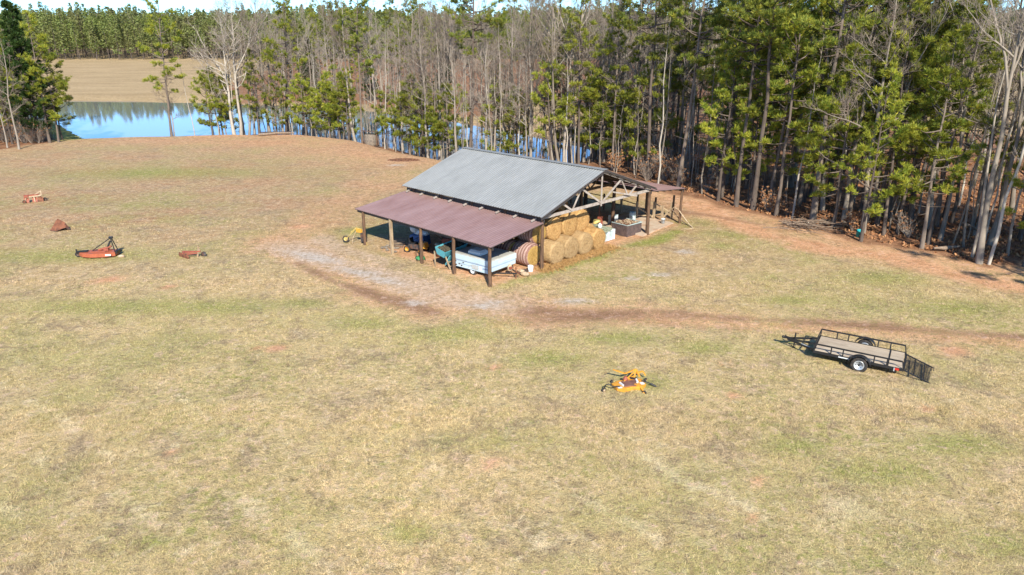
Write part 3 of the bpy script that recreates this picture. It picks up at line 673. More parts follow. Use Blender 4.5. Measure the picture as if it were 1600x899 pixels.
def plank_mat():
    s = NB('trailer_planks'); o = s.obj(); sx = s.n('ShaderNodeSeparateXYZ'); s.l(o, sx.inputs[0])
    k = s.math('MULTIPLY', sx.outputs[1], 1/.14); fr = s.math('FRACT', k); fl = s.math('FLOOR', k)
    wn = s.n('ShaderNodeTexWhiteNoise', noise_dimensions='1D'); s.l(fl, wn.inputs['W'])
    n = s.noise(s.map(o, (.5, 5, 5)), 3, 5, .65); n2 = s.noise(o, 1.1, 3)
    c = s.mix(s.ramp(n, .35, .68), (.54, .45, .33), (.38, .29, .2)); c = s.mix(s.ramp(n2, .5, .68, 0, .5), c, (.31, .23, .17))
    c = scal(s, c, val(s, s.math('MULTIPLY', s.ramp(wn.outputs[0], 0, 1, .86, 1.1), s.ramp(fr, 0, .09, .35, 1))))
    s.l(c, s.b.inputs['Base Color']); s.b.inputs['Roughness'].default_value = .85; return s.m
M_PLANK = plank_mat()
M_BLACK = mat('black_paint', (.018, .018, .02), .42, var=.3, spec=.5)
M_RUBBER = mat('tyre_rubber', (.028, .026, .025), .85, col2=(.10, .075, .055), thr=(.5, .75), scale=6)
M_RIM = mat('silver_rim', (.55, .58, .60), .35, .5, var=.12)
M_WHITE = mat('white_panel', (.64, .67, .68), .45, var=.06)
M_CAMP = mat('camper_side', (.50, .62, .68), .4, var=.06, col2=(.44, .56, .62), scale=1.)
M_CAMPR = mat('camper_roof', (.42, .41, .375), .7, col2=(.36, .35, .31), scale=1.5, var=.15)
M_STRIPE = mat('camper_stripe', (.25, .30, .42), .5, var=.1)
M_GREYP = mat('grey_plastic', (.42, .43, .42), .6)
M_RUST = mat('rusty_steel', (.22, .085, .045), .85, col2=(.12, .05, .03), scale=4, var=.35, bump=.3)
M_REDP = mat('faded_red_paint', (.30, .085, .05), .6, col2=(.20, .075, .045), scale=3, thr=(.5, .68), var=.25)
M_REDO = mat('orange_red_paint', (.38, .105, .05), .5, col2=(.24, .08, .045), scale=3, thr=(.55, .72), var=.2)
M_ORANGE = mat('orange_yellow_paint', (.62, .29, .035), .5, col2=(.36, .16, .04), scale=6, thr=(.5, .68), var=.2)
M_YEL = mat('yellow_paint', (.52, .40, .12), .6, col2=(.30, .20, .08), scale=6, thr=(.45, .6))
M_CREAM = mat('cream_paint', (.50, .39, .26), .7, col2=(.36, .24, .15), scale=5)
M_BROWN = mat('brown_cover', (.20, .10, .075), .6, col2=(.14, .065, .05))
M_BINB = mat('dark_box_side', (.085, .062, .06), .6, col2=(.13, .09, .08))
M_TURQ = mat('turquoise_paint', (.10, .40, .47), .5, col2=(.16, .33, .34), scale=3, thr=(.5, .7), var=.2)
M_DEBRIS = mat('dark_debris', (.035, .03, .022), .95, col2=(.10, .08, .05), scale=9, var=.5)
M_CONC = mat('concrete', (.50, .39, .29), .9, col2=(.40, .25, .16), scale=1.2, thr=(.45, .65), var=.15)
M_BRICK = mat('clay_edge', (.36, .17, .10), .9, col2=(.45, .3, .22), scale=3)
M_PALEB = mat('pale_blue_grey', (.42, .52, .52), .6, col2=(.34, .38, .35), scale=3)
M_OLIVE = mat('olive_cover', (.28, .33, .22), .8, col2=(.42, .42, .33), scale=5)
M_BARREL = mat('yellow_plastic', (.66, .50, .17), .6)
M_BUCK = mat('white_bucket', (.62, .68, .70), .5)
M_TEAL = mat('teal_plastic', (.02, .34, .36), .5)
M_GREENP = mat('green_paint', (.05, .24, .09), .6)
M_BLUET = mat('blue_tarp', (.06, .13, .30), .7)
M_DARKM = mat('dark_machine', (.05, .045, .045), .6, col2=(.12, .06, .04), scale=4)
M_TAIL = mat('red_lens', (.5, .03, .02), .3)
M_FELL = mat('pale_dead_wood', (.27, .20, .145), .9, col2=(.17, .12, .085), scale=5)
M_STONE = mat('grey_field_stone', (.22, .18, .14), .9, col2=(.13, .11, .09), scale=4, bump=.4)
M_DIRT = mat('burnt_heap', (.12, .055, .035), .95, col2=(.22, .11, .06), scale=5, var=.4, bump=.5)

# ------------------------------------------------------------------ the barn (local frame: x along the ridge, y across, z up)
S_, W1, W2, W3 = 3.24, 4.64, 11.89, 4.56; WT = W1+W2+W3; A0, A1 = -.23, 13.84; HP, HE, HR, HF = 2.50, 3.56, 5.74, 2.86; RB = W1+W2/2
YAW = R(135.65)
barn = thing('open_barn', 'open pole barn with grey metal gable roof and faded red lean-to roofs full of hay', 'barn', (O0[0], O0[1], 0))
barn.rotation_euler = (0, 0, YAW)
FL = -1                                        # local y of the mesh = -b (E2 is E1 turned clockwise)
def bl(a, b, z): return (a, -b, z)
class BB(MB):
    def bar(s, p, q, wd=.1, ht=None, mi=0): return MB.bar(s, bl(*p), bl(*q), wd, ht, mi)
def ribbed(a0, a1, b0, z0, b1, z1, pitch=.229, hgt=.03):
    """profiled sheet: ribs run down the slope from (b0,z0) to (b1,z1)"""
    pr = []; a = a0
    while a < a1-.02:
        for da, h in ((0, 0), (pitch*.62, 0), (pitch*.70, hgt), (pitch*.90, hgt)): 
            if a+da <= a1: pr.append((a+da, h))
        a += pitch
    pr.append((a1, 0)); n = len(pr); d = np.array([b1-b0, z1-z0]); d = d/np.hypot(*d); nb, nz = (-d[1], d[0]) if d[0]*1 > 0 else (d[1], -d[0])
    if nz < 0: nb, nz = -nb, -nz
    V = [bl(a, b+nb*h, z+nz*h) for b, z in ((b0, z0), (b1, z1)) for a, h in pr]
    F = [(i, i+1, n+i+1, n+i) for i in range(n-1)]
    mb = MB().add(V, F); t = .035
    lo = [bl(a0, b0-nb*t, z0-nz*t), bl(a1, b0-nb*t, z0-nz*t), bl(a1, b1-nb*t, z1-nz*t), bl(a0, b1-nb*t, z1-nz*t)]
    mb.add(lo, [(0, 1, 2, 3)], 1)
    hi = [bl(a0, b0, z0), bl(a1, b0, z0), bl(a1, b1, z1), bl(a0, b1, z1)]
    mb.add(hi+lo, [(0, 1, 5, 4), (1, 2, 6, 5), (2, 3, 7, 6), (3, 0, 4, 7)], 1)
    return mb
M_EDGE = mat('dark_roof_edge', (.05, .045, .045), .6)
def roofpart(mb, m): o = mb.build('roof', [m, M_UNDER], barn); return o
EO = .42                                       # eave overhang of the main roof
sl = (HR-HE)/(W2/2)
g1 = roofpart(ribbed(A0-.1, A1+.05, RB, HR, W1-EO, HE-EO*sl+.16), M_GREYROOF); g1['label'] = 'grey main roof slope over the hay'
g2 = roofpart(ribbed(A0-.1, A1+.05, RB, HR, W1+W2+EO, HE-EO*sl+.16), M_GREYROOF); g2['label'] = 'grey main roof slope facing the wood'
r1 = roofpart(ribbed(A0, A1, W1-.1, HE-.42, -.12, HP+.02), M_REDROOF); r1['label'] = 'faded red lean-to roof over the camper'
r2 = roofpart(ribbed(A0, A1, W1+W2+.1, HE-.22, WT+.2, HF), M_REDROOF); r2['label'] = 'faded red lean-to roof facing the wood'
cap = BB()
for sgn in (-1, 1): cap.bar((A0-.12, RB+sgn*.12, HR+.03-.02), (A1+.06, RB+sgn*.12, HR+.03-.02), .26, .02)
cap.build('ridge_cap', M_GREYROOF, barn)
fas = BB()
for a in (A0-.12, ):
    fas.bar((a, RB, HR-.10), (a, W1-EO, HE-EO*sl+.04), .04, .09); fas.bar((a, RB, HR-.10), (a, W1+W2+EO, HE-EO*sl+.04), .04, .09)
fas.build('barge_board', M_EDGE, barn)
def post(a, b, h, r=.11, m=M_POST, sq=False):
    mb = MB()
    if sq: mb.box(bl(a, b, h/2-.1), (.17, .17, h+.2))
    else: mb.tube([bl(a, b, -.2), bl(a+.01, b, h*.5), bl(a, b+.01, h)], [r*1.15, r, r*.92], 9)
    return mb.build('post', m, barn)
for i in range(5):
    post(i*S_, 0, HP-.03, .115, M_POSTP if i == 3 else M_POST, i == 3)
    post(i*S_, W1, HE-.12, .12)
    post(i*S_, W1+W2, HE-.12, .13)
    post(i*S_, WT, HF-.04, .10)
post(3.6, W1+W2/2+2.4, HE+.6, .11); post(6.7, W1+W2/2+1.0, HE+.9, .11)
beam = BB()
for b, z in ((.12, HP-.12), (W1, HE-.30), (W1+W2, HE-.30), (WT, HF-.12)): beam.bar((A0+.06, b+.0, z), (A1-.05, b, z), .07, .22)
beam.build('eave_beam', M_EDGE, barn)
pb = None
pur = BB()
for k in range(1, 7):
    t = k/7.; zz = HE+(HR-HE)*t-.13
    pur.bar((A0+.02, W1+W2/2*t, zz), (A1-.02, W1+W2/2*t, zz), .09, .05); pur.bar((A0+.02, W1+W2-W2/2*t, zz), (A1-.02, W1+W2-W2/2*t, zz), .09, .05)
for k in range(1, 5):
    t = k/5.; pur.bar((A0+.02, W1*t, HP+(HE-.42-HP)*t-.08), (A1-.02, W1*t, HP+(HE-.42-HP)*t-.08), .09, .05)
    pur.bar((A0+.02, WT-W3*t, HF+(HE-.22-HF)*t-.08), (A1-.02, WT-W3*t, HF+(HE-.22-HF)*t-.08), .09, .05)
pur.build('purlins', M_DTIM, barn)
def truss(a, m, k):
    t = BB(); z0 = HE-.14; w_ = .045; hh = .17; e = .0
    L, Rr = W1-.1, W1+W2+.1
    t.bar((a, L, z0), (a, Rr, z0), w_+.02, hh+.03)                      # bottom chord
    t.bar((a, L, z0+.04), (a, RB, HR-.16), w_, hh); t.bar((a, Rr, z0+.04), (a, RB, HR-.16), w_, hh)
    def top(b): return HE+(HR-HE)*(1-abs(b-RB)/(W2/2))-.2
    a2 = a-.055 if a < 1 else a+.055
    t.bar((a2, RB, z0-.22), (a2, RB, HR-.2), w_, .13)
    for sg in (-1, 1):
        t.bar((a2-.004, RB, z0), (a2-.004, RB+sg*2.2, top(RB+2.2)), w_, .13)
        t.bar((a2-.008, RB+sg*2.2, top(RB+2.2)), (a2-.008, RB+sg*3.1, z0), w_, .11)
        t.bar((a2-.012, RB+sg*3.1, z0), (a2-.012, RB+sg*4.1, top(RB+4.1)), w_, .13)
    o = t.build('truss', m, barn); return o
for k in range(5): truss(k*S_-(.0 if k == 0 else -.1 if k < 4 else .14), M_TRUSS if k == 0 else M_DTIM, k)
br_ = BB(); br_.bar((-.05, RB+1.3, HE+.42), (-.3, RB+3.9, HE-.22), .05, .10); br_.build('loose_brace', M_TRUSS, barn)
rt = BB()
for k in range(9):
    a = .5+k*1.6; rt.bar((a, W1-.5, HE-.36), (a, W1+.35, HE-.19), .05, .12)
rt.build('rafter_ends', M_TRUSS, barn)

def bthing(name, label, cat, a, b, z=0, r=0., group=None):
    p = loc2(a, b); return thing(name, label, cat, (p[0], p[1], z), YAW+r, group)

# ------------------------------------------------------------------ slab, kerb of the pad
def quad2(pts, z0, z1): return MB().prism(pts, z0, z1)
sl_ = MB().prism([tuple(loc2(a, b)) for a, b in ((-.1, 15.9), (4.6, 15.7), (4.6, 20.9), (.3, 20.7))], -.1, .11)
o = sl_.build('concrete_slab', [M_CONC]); tag(o, 'clay stained concrete slab at the open right corner of the barn', kind='structure')
# ------------------------------------------------------------------ hay bales
def bale_mesh(r=.73, L=1.3, seed=0):
    rg = np.random.default_rng(seed); n = 40; mb = MB()
    prof = [(0, -L/2+.02), (.25*r, -L/2+.012), (.55*r, -L/2), (.85*r, -L/2+.01), (.95*r, -L/2+.05), (r, -L/2+.14), (r*1.01, -L/4), (r, 0), (r*1.01, L/4), (r, L/2-.14), (.95*r, L/2-.05), (.85*r, L/2-.01), (.55*r, L/2), (.25*r, L/2-.012), (0, L/2-.02)]
    th = np.arange(n)*2*math.pi/n; V = []
    for rr, x in prof:
        wv = 1+.018*np.sin(3*th+seed)+rg.normal(0, .008, n); wv -= .055*np.clip(-np.sin(th)-.6, 0, 1)
        V += [(x+rg.normal(0, .012), rr*wv[i]*math.cos(t), rr*wv[i]*math.sin(t)-(.03 if math.sin(t) < 0 else 0)*rr) for i, t in enumerate(th)]
    k = len(prof); F = [(i*n+j, i*n+(j+1) % n, (i+1)*n+(j+1) % n, (i+1)*n+j) for i in range(k-1) for j in range(n)]
    mb.add(V, F, 0, True)
    P, D = [], []
    for _ in range(170):
        a = rg.uniform(0, 6.28)
        if rg.random() < .6: q = r*math.sqrt(rg.random()); P.append((-L/2+.02, q*math.cos(a), q*math.sin(a))); D.append((-.5, math.sin(a), -math.cos(a)))
        else: P.append((rg.uniform(-L/2, L/2), r*.99*math.cos(a), r*.99*math.sin(a))); D.append((0, math.cos(a)*.4-math.sin(a), math.sin(a)*.4+math.cos(a)))
    tufts(mb, P, D, 4, .11, .012, 0, .5); return mb
BM = {}
def bale(a, b, z, m, label, group=None, r=.73, ry=0., rx=None, ln=1.3):
    key = (m.name, len(BM) % 3); p = loc2(a+ln/2, b)
    mb = bale_mesh(r, ln, random.randint(0, 99))
    fz = MB(); 
    o = mb.build('hay_bale', m); o.location = (p[0], p[1], z); o.rotation_euler = Euler((random.uniform(0, 6.28) if rx is None else rx, ry, YAW+random.gauss(0, .04)), 'XYZ')
    tag(o, label, 'hay bale', group); return o
gl, gu, gt = 'loose bound round bales of the ground row', 'round bales of the upper row', 'round bales on top and behind'
bale(.7, 4.72, .76, M_NET1, 'round bale in striped pinkish net wrap on the ground left of the corner post', rx=0, r=.77, ln=1.5)
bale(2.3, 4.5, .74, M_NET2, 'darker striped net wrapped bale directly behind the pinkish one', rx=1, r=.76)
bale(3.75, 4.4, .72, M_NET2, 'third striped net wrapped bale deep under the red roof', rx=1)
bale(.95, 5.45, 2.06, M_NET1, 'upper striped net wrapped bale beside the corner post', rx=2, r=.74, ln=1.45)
lab_l = ['greyish ground bale just right of the corner post', 'greyish ground bale second right of the corner post', 'greyish ground bale third right of the corner post', 'ground bale at the right end of the front row']
for i, b in enumerate((6.25, 7.75, 9.25, 10.75)):
    bale((.0, .05, .0, .05)[i], b, .72+.01*i, (M_HAY2, M_HAY2, M_HAY2, M_HAY)[i], lab_l[i], r=.77)
lab_u = ['golden bale with string marks, first right of the upper striped one', 'largest golden bale in the middle of the upper row', 'golden bale at the right end of the upper row', 'low golden bale peeping out beyond the end of the upper row']
for i, (a, b, z) in enumerate(((.9, 6.98, 2.06), (.85, 8.5, 2.1), (1.0, 10.0, 2.05), (1.5, 11.45, .74))):
    bale(a, b, z, M_HAY, lab_u[i], r=(.79, .82, .8, .74)[i])
for i, (a, b, z) in enumerate(((2.2, 6.3, 3.05), (2.1, 7.8, 3.15), (2.3, 9.2, 3.05))):
    bale(a, b, z, M_HAY, ['left bale of the top row under the truss', 'middle bale of the top row under the truss', 'right bale of the top row under the truss'][i], r=.74)
for a in (2.6, 4.1, 5.6):
    for b in (5.5, 7.0, 8.5, 10.0): 
        bale(a+.0, b, .72, M_HAY, 'ground bale hidden deep behind the front rows', gt)
        bale(a+(.1), b+.1, 2.02, M_HAY, 'second level bale deep behind the upper row', 'second level bales behind the upper row')
# loose hay along the foot of the bales
hp, hd = [], []
for k in range(1500):
    a = rng.normal(-.15, .34); b = rng.uniform(4.2, 12.2); p = loc2(a, b); hp.append((p[0], p[1], .02)); hd.append((rng.normal(), rng.normal(), .1))
hb = MB(); hd = np.array(hd); hd /= np.linalg.norm(hd, axis=1)[:, None]; tufts(hb, hp, hd, 4, .2, .02); tag(hb.build('loose_hay', M_HAY), 'loose hay strewn along the foot of the bales', 'hay', kind='stuff')

# ------------------------------------------------------------------ wheels
def wheel(parent, c, r, wd, axis_rot, rim=M_RIM, holes=True, name='wheel'):
    w_ = thing(name, None, None, c); w_.parent = parent; w_.rotation_euler = axis_rot      # local z = axle
    h = wd/2; MB().lathe([(r*.62, -h*.8), (r*.7, -h), (r*.93, -h), (r, -h*.7), (r, h*.7), (r*.93, h), (r*.7, h), (r*.62, h*.8), (r*.62, -h*.8)], n=28).build('tyre', M_RUBBER, w_)
    m = MB().lathe([(0, -.01), (r*.2, -.01), (r*.24, h*.25), (r*.46, h*.35), (r*.54, h*.75), (r*.62, h*.8), (r*.62, -h*.8), (r*.5, -h*.5), (0, -h*.4)], n=24)
    if holes:
        for k in range(8):
            a = k*math.pi/4; m.cyl((r*.38*math.cos(a), r*.38*math.sin(a), h*.36), (r*.38*math.cos(a), r*.38*math.sin(a), h*.42), r*.055, 8, 1)
        m.cyl((0, 0, 0), (0, 0, h*.5), r*.12, 12, 1)
    m.build('rim', [rim, M_BLACK], w_); return w_
# ------------------------------------------------------------------ flatbed utility trailer (x = towards the tongue, y = left)
t = thing('utility_trailer', 'black open utility trailer with plank deck, railings and ramp lowered at the back', 'trailer')
fl_, rl_ = W(1277, 551, .45), W(1411, 578, .45); hd = (fl_-rl_)/np.linalg.norm(fl_-rl_); rt_ = np.array([hd[1], -hd[0]]); TL = 3.72; TW = 2.0
cc = rl_+hd*TL/2+rt_*TW/2; t.location = (cc[0], cc[1], -.02); t.rotation_euler = (0, R(-.6), math.atan2(hd[1], hd[0]))
x0, x1, y1 = -TL/2, TL/2, TW/2
d = MB(); d.box((0, 0, .50), (TL-.1, TW-.12, .04)); d.build('deck', M_PLANK, t)
f = MB()
for y in (-y1, y1): f.bar((x0, y, .47), (x1, y, .47), .06, .11)
f.bar((x0, -y1, .47), (x0, y1, .47), .06, .11); f.bar((x1, -y1, .47), (x1, y1, .47), .06, .11)
for k in range(1, 6): f.bar((x0+k*TL/6, -y1, .43), (x0+k*TL/6, y1, .43), .05, .06)
f.bar((x0+.62, -y1, .535), (x0+.62, y1, .535), .05, .03)
f.build('frame', M_BLACK, t)
for sy, nm in ((1, 'near'), (-1, 'far')):
    r_ = MB(); y = sy*y1; zt = .86
    r_.bar((x0+.08, y, zt), (x1-.02, y, zt), .06); r_.bar((x1-.02, y, zt), (x1-.02, y, .47), .045); r_.bar((x0+.08, y, zt), (x0, y, .50), .045)
    for k in (.2, .335, .68, .82): r_.bar((x1-TL*k, y, .47), (x1-TL*k, y, zt), .055)
    r_.build('side_rail', M_BLACK, t)
fr_ = MB(); fr_.bar((x1-.02, -y1, .86), (x1-.02, y1, .86), .045); fr_.bar((x1, 0, .47), (x1-.02, 0, .86), .04)
fr_.build('front_rail', M_BLACK, t)
tg = MB(); tg.bar((x1, .78, .44), (x1+1.32, .05, .44), .06, .09); tg.bar((x1, -.78, .44), (x1+1.32, -.05, .44), .06, .09); tg.bar((x1, 0, .44), (x1+1.3, 0, .44), .05, .07)
tg.build('tongue', M_BLACK, t)
cp = MB(); cp.box((x1+1.42, 0, .48), (.26, .10, .10)); cp.lathe([(0, 0), (.07, .0), (.075, .06), (.04, .10), (0, .11)], (x1+1.53, 0, .44)); cp.bar((x1+1.38, 0, .52), (x1+1.45, 0, .60), .03); cp.build('coupler', M_BLACK, t)
jk = MB(); jk.cyl((x1+1.0, -.06, .12), (x1+1.0, -.06, .78), .035); jk.cyl((x1+1.0, -.06, -.02), (x1+1.0, -.06, .2), .022); jk.box((x1+1.0, -.06, .02), (.16, .16, .02)); jk.bar((x1+1.0, -.06, .76), (x1+.85, -.06, .78), .02); jk.build('jack', M_BLACK, t)
st = MB(); st.box((x1+.42, .53, .47), (.5, .012, .07), (0, 0, -.5)); st.build('white_sticker', M_WHITE, t)
st = MB(); st.box((.55, y1+.034, .47), (.46, .008, .05)); st.build('reflective_strip', M_WHITE, t)
ax_ = MB(); ax_.cyl((-.12, -y1-.05, .34), (-.12, y1+.05, .34), .04); ax_.build('axle', M_BLACK, t)
for sy in (1, -1):
    wheel(t, (-.12, sy*(y1+.16), .35), .36, .21, (R(-90*sy), 0, 0))
    fd = MB(); ro, n = .47, 14
    pts = [(-.12+ro*math.cos(a), .33+ro*math.sin(a)) for a in np.linspace(.15, math.pi-.15, n)]
    for i in range(n-1):
        (xa, za), (xb, zb) = pts[i], pts[i+1]; fd.bar((xa, sy*(y1+.16), za), (xb, sy*(y1+.16), zb), .28, .018) if abs(xb-xa) > 1e-3 else None
    fd.build('fender', M_BLACK, t)
for sy in (1, -1):
    tl_ = MB(); tl_.box((x0+.24, sy*(y1+.045), .47), (.16, .03, .09)); tl_.build('tail_light', M_TAIL, t)
    lt_ = MB(); lt_.bar((x0+.35, sy*(y1+.05), .36), (x0+.35, sy*(y1+.05), .52), .05, .05); lt_.build('latch', M_RIM, t)
ramp = MB(); rz = lambda u: .46-u*.40
for y in (-y1+.05, y1-.05): ramp.bar((x0-.02, y, rz(0)), (x0-1.22, y, rz(1)), .045)
for u in (0.02, .35, .68, 1.): ramp.bar((x0-1.2*u-.01, -y1+.05, rz(u)), (x0-1.2*u-.01, y1-.05, rz(u)), .045)
for k in range(30):                                # expanded mesh
    y = -y1+.07+k*(TW-.14)/29
    if k < 29:
        for u in range(10):
            ua, ub = u/10, (u+1)/10; dy = (TW-.14)/29*(.5 if u % 2 else -.5)
            ramp.bar((x0-1.2*ua, y-dy/2, rz(ua)), (x0-1.2*ub, y+dy/2, rz(ub)), .012)
ramp.build('ramp_gate', M_BLACK, t)

# ------------------------------------------------------------------ pop-up camper
hd = np.array([.775, -.632]); lf = np.array([-hd[1], hd[0]])
nf = W(767, 429.3, .38); L_, WD = 3.2, 2.42; cc = nf-hd*L_/2+lf*WD/2
cm = thing('folding_camper', 'folded white and pale blue pop-up camper parked under the red lean-to roof', 'camper trailer', (cc[0], cc[1], 0), math.atan2(hd[1], hd[0]))
b_ = MB(); b_.prism([(-L_/2, .42), (-L_/2+.1, .36), (L_/2-.25, .36), (L_/2, .52), (L_/2, .84), (-L_/2, .84)], -WD/2, WD/2, M=np.array([[1, 0, 0], [0, 0, -1.], [0, 1, 0]])); b_.build('body', M_CAMP, cm)
def slabm(x0, x1, y0, y1, z0, z1, cham=.09):
    m = MB(); m.prism([(x0, y0), (x1, y0), (x1, y1), (x0, y1)], z0, z1-cham)
    c_ = cham*1.3; V = [(x0, y0, z1-cham), (x1, y0, z1-cham), (x1, y1, z1-cham), (x0, y1, z1-cham), (x0+c_, y0+c_, z1), (x1-c_, y0+c_, z1), (x1-c_, y1-c_, z1), (x0+c_, y1-c_, z1)]
    m.add(V, [(4, 5, 6, 7), (0, 1, 5, 4), (1, 2, 6, 5), (2, 3, 7, 6), (3, 0, 4, 7)], 1); return m
rf = slabm(-L_/2-.03, L_/2+.03, -WD/2-.03, WD/2+.03, .855, 1.24, .05); ro_ = rf.build('roof', [M_CAMP, M_CAMPR], cm)
ac = slabm(-.5, .5, -.4, .4, 0, .27, .1); a_ = ac.build('air_conditioner', [M_WHITE, M_WHITE], ro_); a_.location = (-.12, -.42, 1.242)
s1 = MB(); s1.box((0, -WD/2-.008, .80), (L_-.1, .01, .03)); s1.box((.2, -WD/2-.007, .60), (L_-.8, .01, .02)); s1.box((L_/2-.35, -WD/2-.009, .62), (.55, .01, .08)); s1.box((L_/2+.006, 0, .79), (.01, WD-.1, .025)); s1.build('stripe', M_STRIPE, cm)
dr = MB(); dr.box((.30, -WD/2-.014, .60), (.55, .02, .26)); dr.build('door', M_GREYP, cm)
d2 = MB(); d2.box((.75, -WD/2-.012, .58), (.2, .015, .3)); d2.box((L_/2+.036, .1, 1.02), (.01, 1.3, .03)); d2.build('trim_panel', M_WHITE, cm)
vt = MB(); 
for (x, z) in ((-1.35, .70), (-1.05, .56), (-.7, .70), (-.85, .48), (-1.3, .46)): vt.box((x, -WD/2-.01, z), (.10, .02, .07))
vt.build('hatch', M_DARKM, cm)
lt = MB(); [lt.box((x, -WD/2-.04, .88), (.06, .03, .06)) for x in (-1.3, -.4, .5, 1.3)]; lt.build('roof_latch', M_RIM, cm)
for sy in (-1, 1): wheel(cm, (.05, sy*(WD/2-.09), .29), .29, .17, (R(-90*sy), 0, 0), M_WHITE)
wa = MB(); 
pts = [(.05+.37*math.cos(a), .3+.35*math.sin(a)) for a in np.linspace(.3, math.pi-.3, 9)]
for i in range(8): wa.bar((pts[i][0], -WD/2-.0, pts[i][1]), (pts[i+1][0], -WD/2-.0, pts[i+1][1]), .05, .03)
wa.build('wheel_arch', M_GREYP, cm)
ch = MB(); ch.bar((-L_/2, -.8, .33), (L_/2, -.8, .33), .05, .08); ch.bar((-L_/2, .8, .33), (L_/2, .8, .33), .05, .08); ch.cyl((.05, -.95, .3), (.05, .95, .3), .03); ch.bar((L_/2-.1, -.75, .34), (L_/2+1.1, -.03, .38), .05, .08); ch.bar((L_/2-.1, .75, .34), (L_/2+1.1, .03, .38), .05, .08); ch.build('chassis', M_BLACK, cm)
cj = MB(); cj.cyl((L_/2+1.0, .0, .0), (L_/2+1.0, .0, .75), .035); cj.box((L_/2+1.15, 0, .42), (.22, .1, .09)); cj.build('tongue_jack', M_RUST, cm)
ga = MB(); ga.lathe([(0, 0), (.14, 0), (.155, .05), (.155, .27), (.12, .34), (.05, .37), (.05, .42), (0, .42)], (L_/2+.42, .12, .40)); ga.build('gas_bottle', M_CREAM, cm)
gb = MB(); gb.box((L_/2+.56, .02, .62), (.12, .16, .16)); gb.build('battery_box', M_REDP, cm)

# ------------------------------------------------------------------ turquoise hopper on a wooden stand
h_ = bthing('seed_hopper', 'turquoise metal hopper full of dark leaves on a pale timber stand beside the camper', 'hopper', 5.05, 1.0, 0, R(8))
def trough(x0, x1, y0, y1, z0, z1, flare=.18, t_=.03):
    m = MB(); o_ = [(x0, y0), (x1, y0), (x1, y1), (x0, y1)]; i_ = [(x0+flare, y0+flare), (x1-flare, y0+flare), (x1-flare, y1-flare), (x0+flare, y1-flare)]
    V = [(x, y, z1) for x, y in o_]+[(x, y, z0) for x, y in i_]+[(x+(t_ if x < (x0+x1)/2 else -t_), y+(t_ if y < (y0+y1)/2 else -t_), z1) for x, y in o_]+[(x+(t_ if x < (x0+x1)/2 else -t_), y+(t_ if y < (y0+y1)/2 else -t_), z0+.03) for x, y in i_]
    F = [(i, (i+1) % 4, 4+(i+1) % 4, 4+i) for i in range(4)]+[(7, 6, 5, 4)]+[(8+(i+1) % 4, 8+i, 12+i, 12+(i+1) % 4) for i in range(4)]+[(12, 13, 14, 15)]+[(i, 8+i, 8+(i+1) % 4, (i+1) % 4) for i in range(4)]
    return m.add(V, F)
tr_ = trough(-.45, .45, -1.2, 1.05, 1.0, 1.5, .14).build('trough', M_TURQ, h_); tr_.rotation_euler = (R(-3), R(-16), 0)
fi = MB(); rg = np.random.default_rng(3)
gxx, gyy = np.meshgrid(np.linspace(-.36, .36, 9), np.linspace(-1.1, .95, 22)); zz = 1.44+rg.normal(0, .035, gxx.shape)
fi.add(np.stack([gxx.ravel(), gyy.ravel(), zz.ravel()], -1), [(j*9+i, j*9+i+1, (j+1)*9+i+1, (j+1)*9+i) for j in range(21) for i in range(8)]); fi.build('leaf_fill', M_DEBRIS, tr_)
lp = MB(); lp.box((-.66, -.1, .62), (.04, 1.75, .78), (0, R(-30), 0)); lp.build('lower_panel', M_TURQ, h_)
wf = MB()
for y in (-.98, .8): wf.bar((-.95, y, .05), (-.42, y, 1.18), .07); wf.bar((.35, y, 0), (.38, y, 1.1), .07)
wf.bar((-.95, -1.02, .3), (-.95, .84, .3), .06); wf.bar((-.50, -1.05, 1.08), (-.50, .86, 1.08), .06, .08); wf.bar((-.78, -1.0, .55), (-.78, .84, .55), .05, .05)
wf.build('stand', M_POSTP, h_)
# things further under the lean-to
o_ = bthing('riding_mower', 'black and orange riding mower in the shade behind the third post', 'mower', 9.0, 1.5, 0, R(20))
MB().box((0, 0, .42), (.95, .62, .3), taper=.85).build('body', M_DARKM, o_); m = MB(); m.box((-.62, 0, .55), (.55, .55, .36), taper=.8); m.build('hood', M_ORANGE, o_); MB().box((.35, 0, .78), (.1, .45, .4), (0, .2, 0)).box((.15, 0, .62), (.42, .45, .1)).build('seat', M_BLACK, o_)
for x, r_ in ((-.6, .19), (.45, .25)):
    for y in (-.42, .42): wheel(o_, (x, y, r_), r_, .16, (R(90 if y < 0 else -90), 0, 0), M_ORANGE, False)
sw = MB(); sw.cyl((-.3, 0, .6), (-.15, 0, .98), .02); sw.lathe([(.15, 0), (.17, .015), (.15, .03), (.13, .015), (.15, 0)], (-.14, 0, .97), (0, .4, 0)); sw.build('steering_wheel', M_BLACK, o_)
o_ = bthing('feed_sacks', 'pale sacks slumped on a blue tarp deep under the lean-to', 'sacks', 10.3, 2.9, 0, .3)
def blobm(c, s_, seed, n=10, k=14):
    rg = np.random.default_rng(seed); V = [(c[0]+s_[0]*math.sin(p)*math.cos(q)*(1+rg.normal(0, .07)), c[1]+s_[1]*math.sin(p)*math.sin(q)*(1+rg.normal(0, .07)), c[2]+s_[2]*math.cos(p)*(1+rg.normal(0, .05))) for p in np.linspace(.02, math.pi-.02, n) for q in np.arange(k)*2*math.pi/k]
    return V, [(i*k+j, i*k+(j+1) % k, (i+1)*k+(j+1) % k, (i+1)*k+j) for i in range(n-1) for j in range(k)]
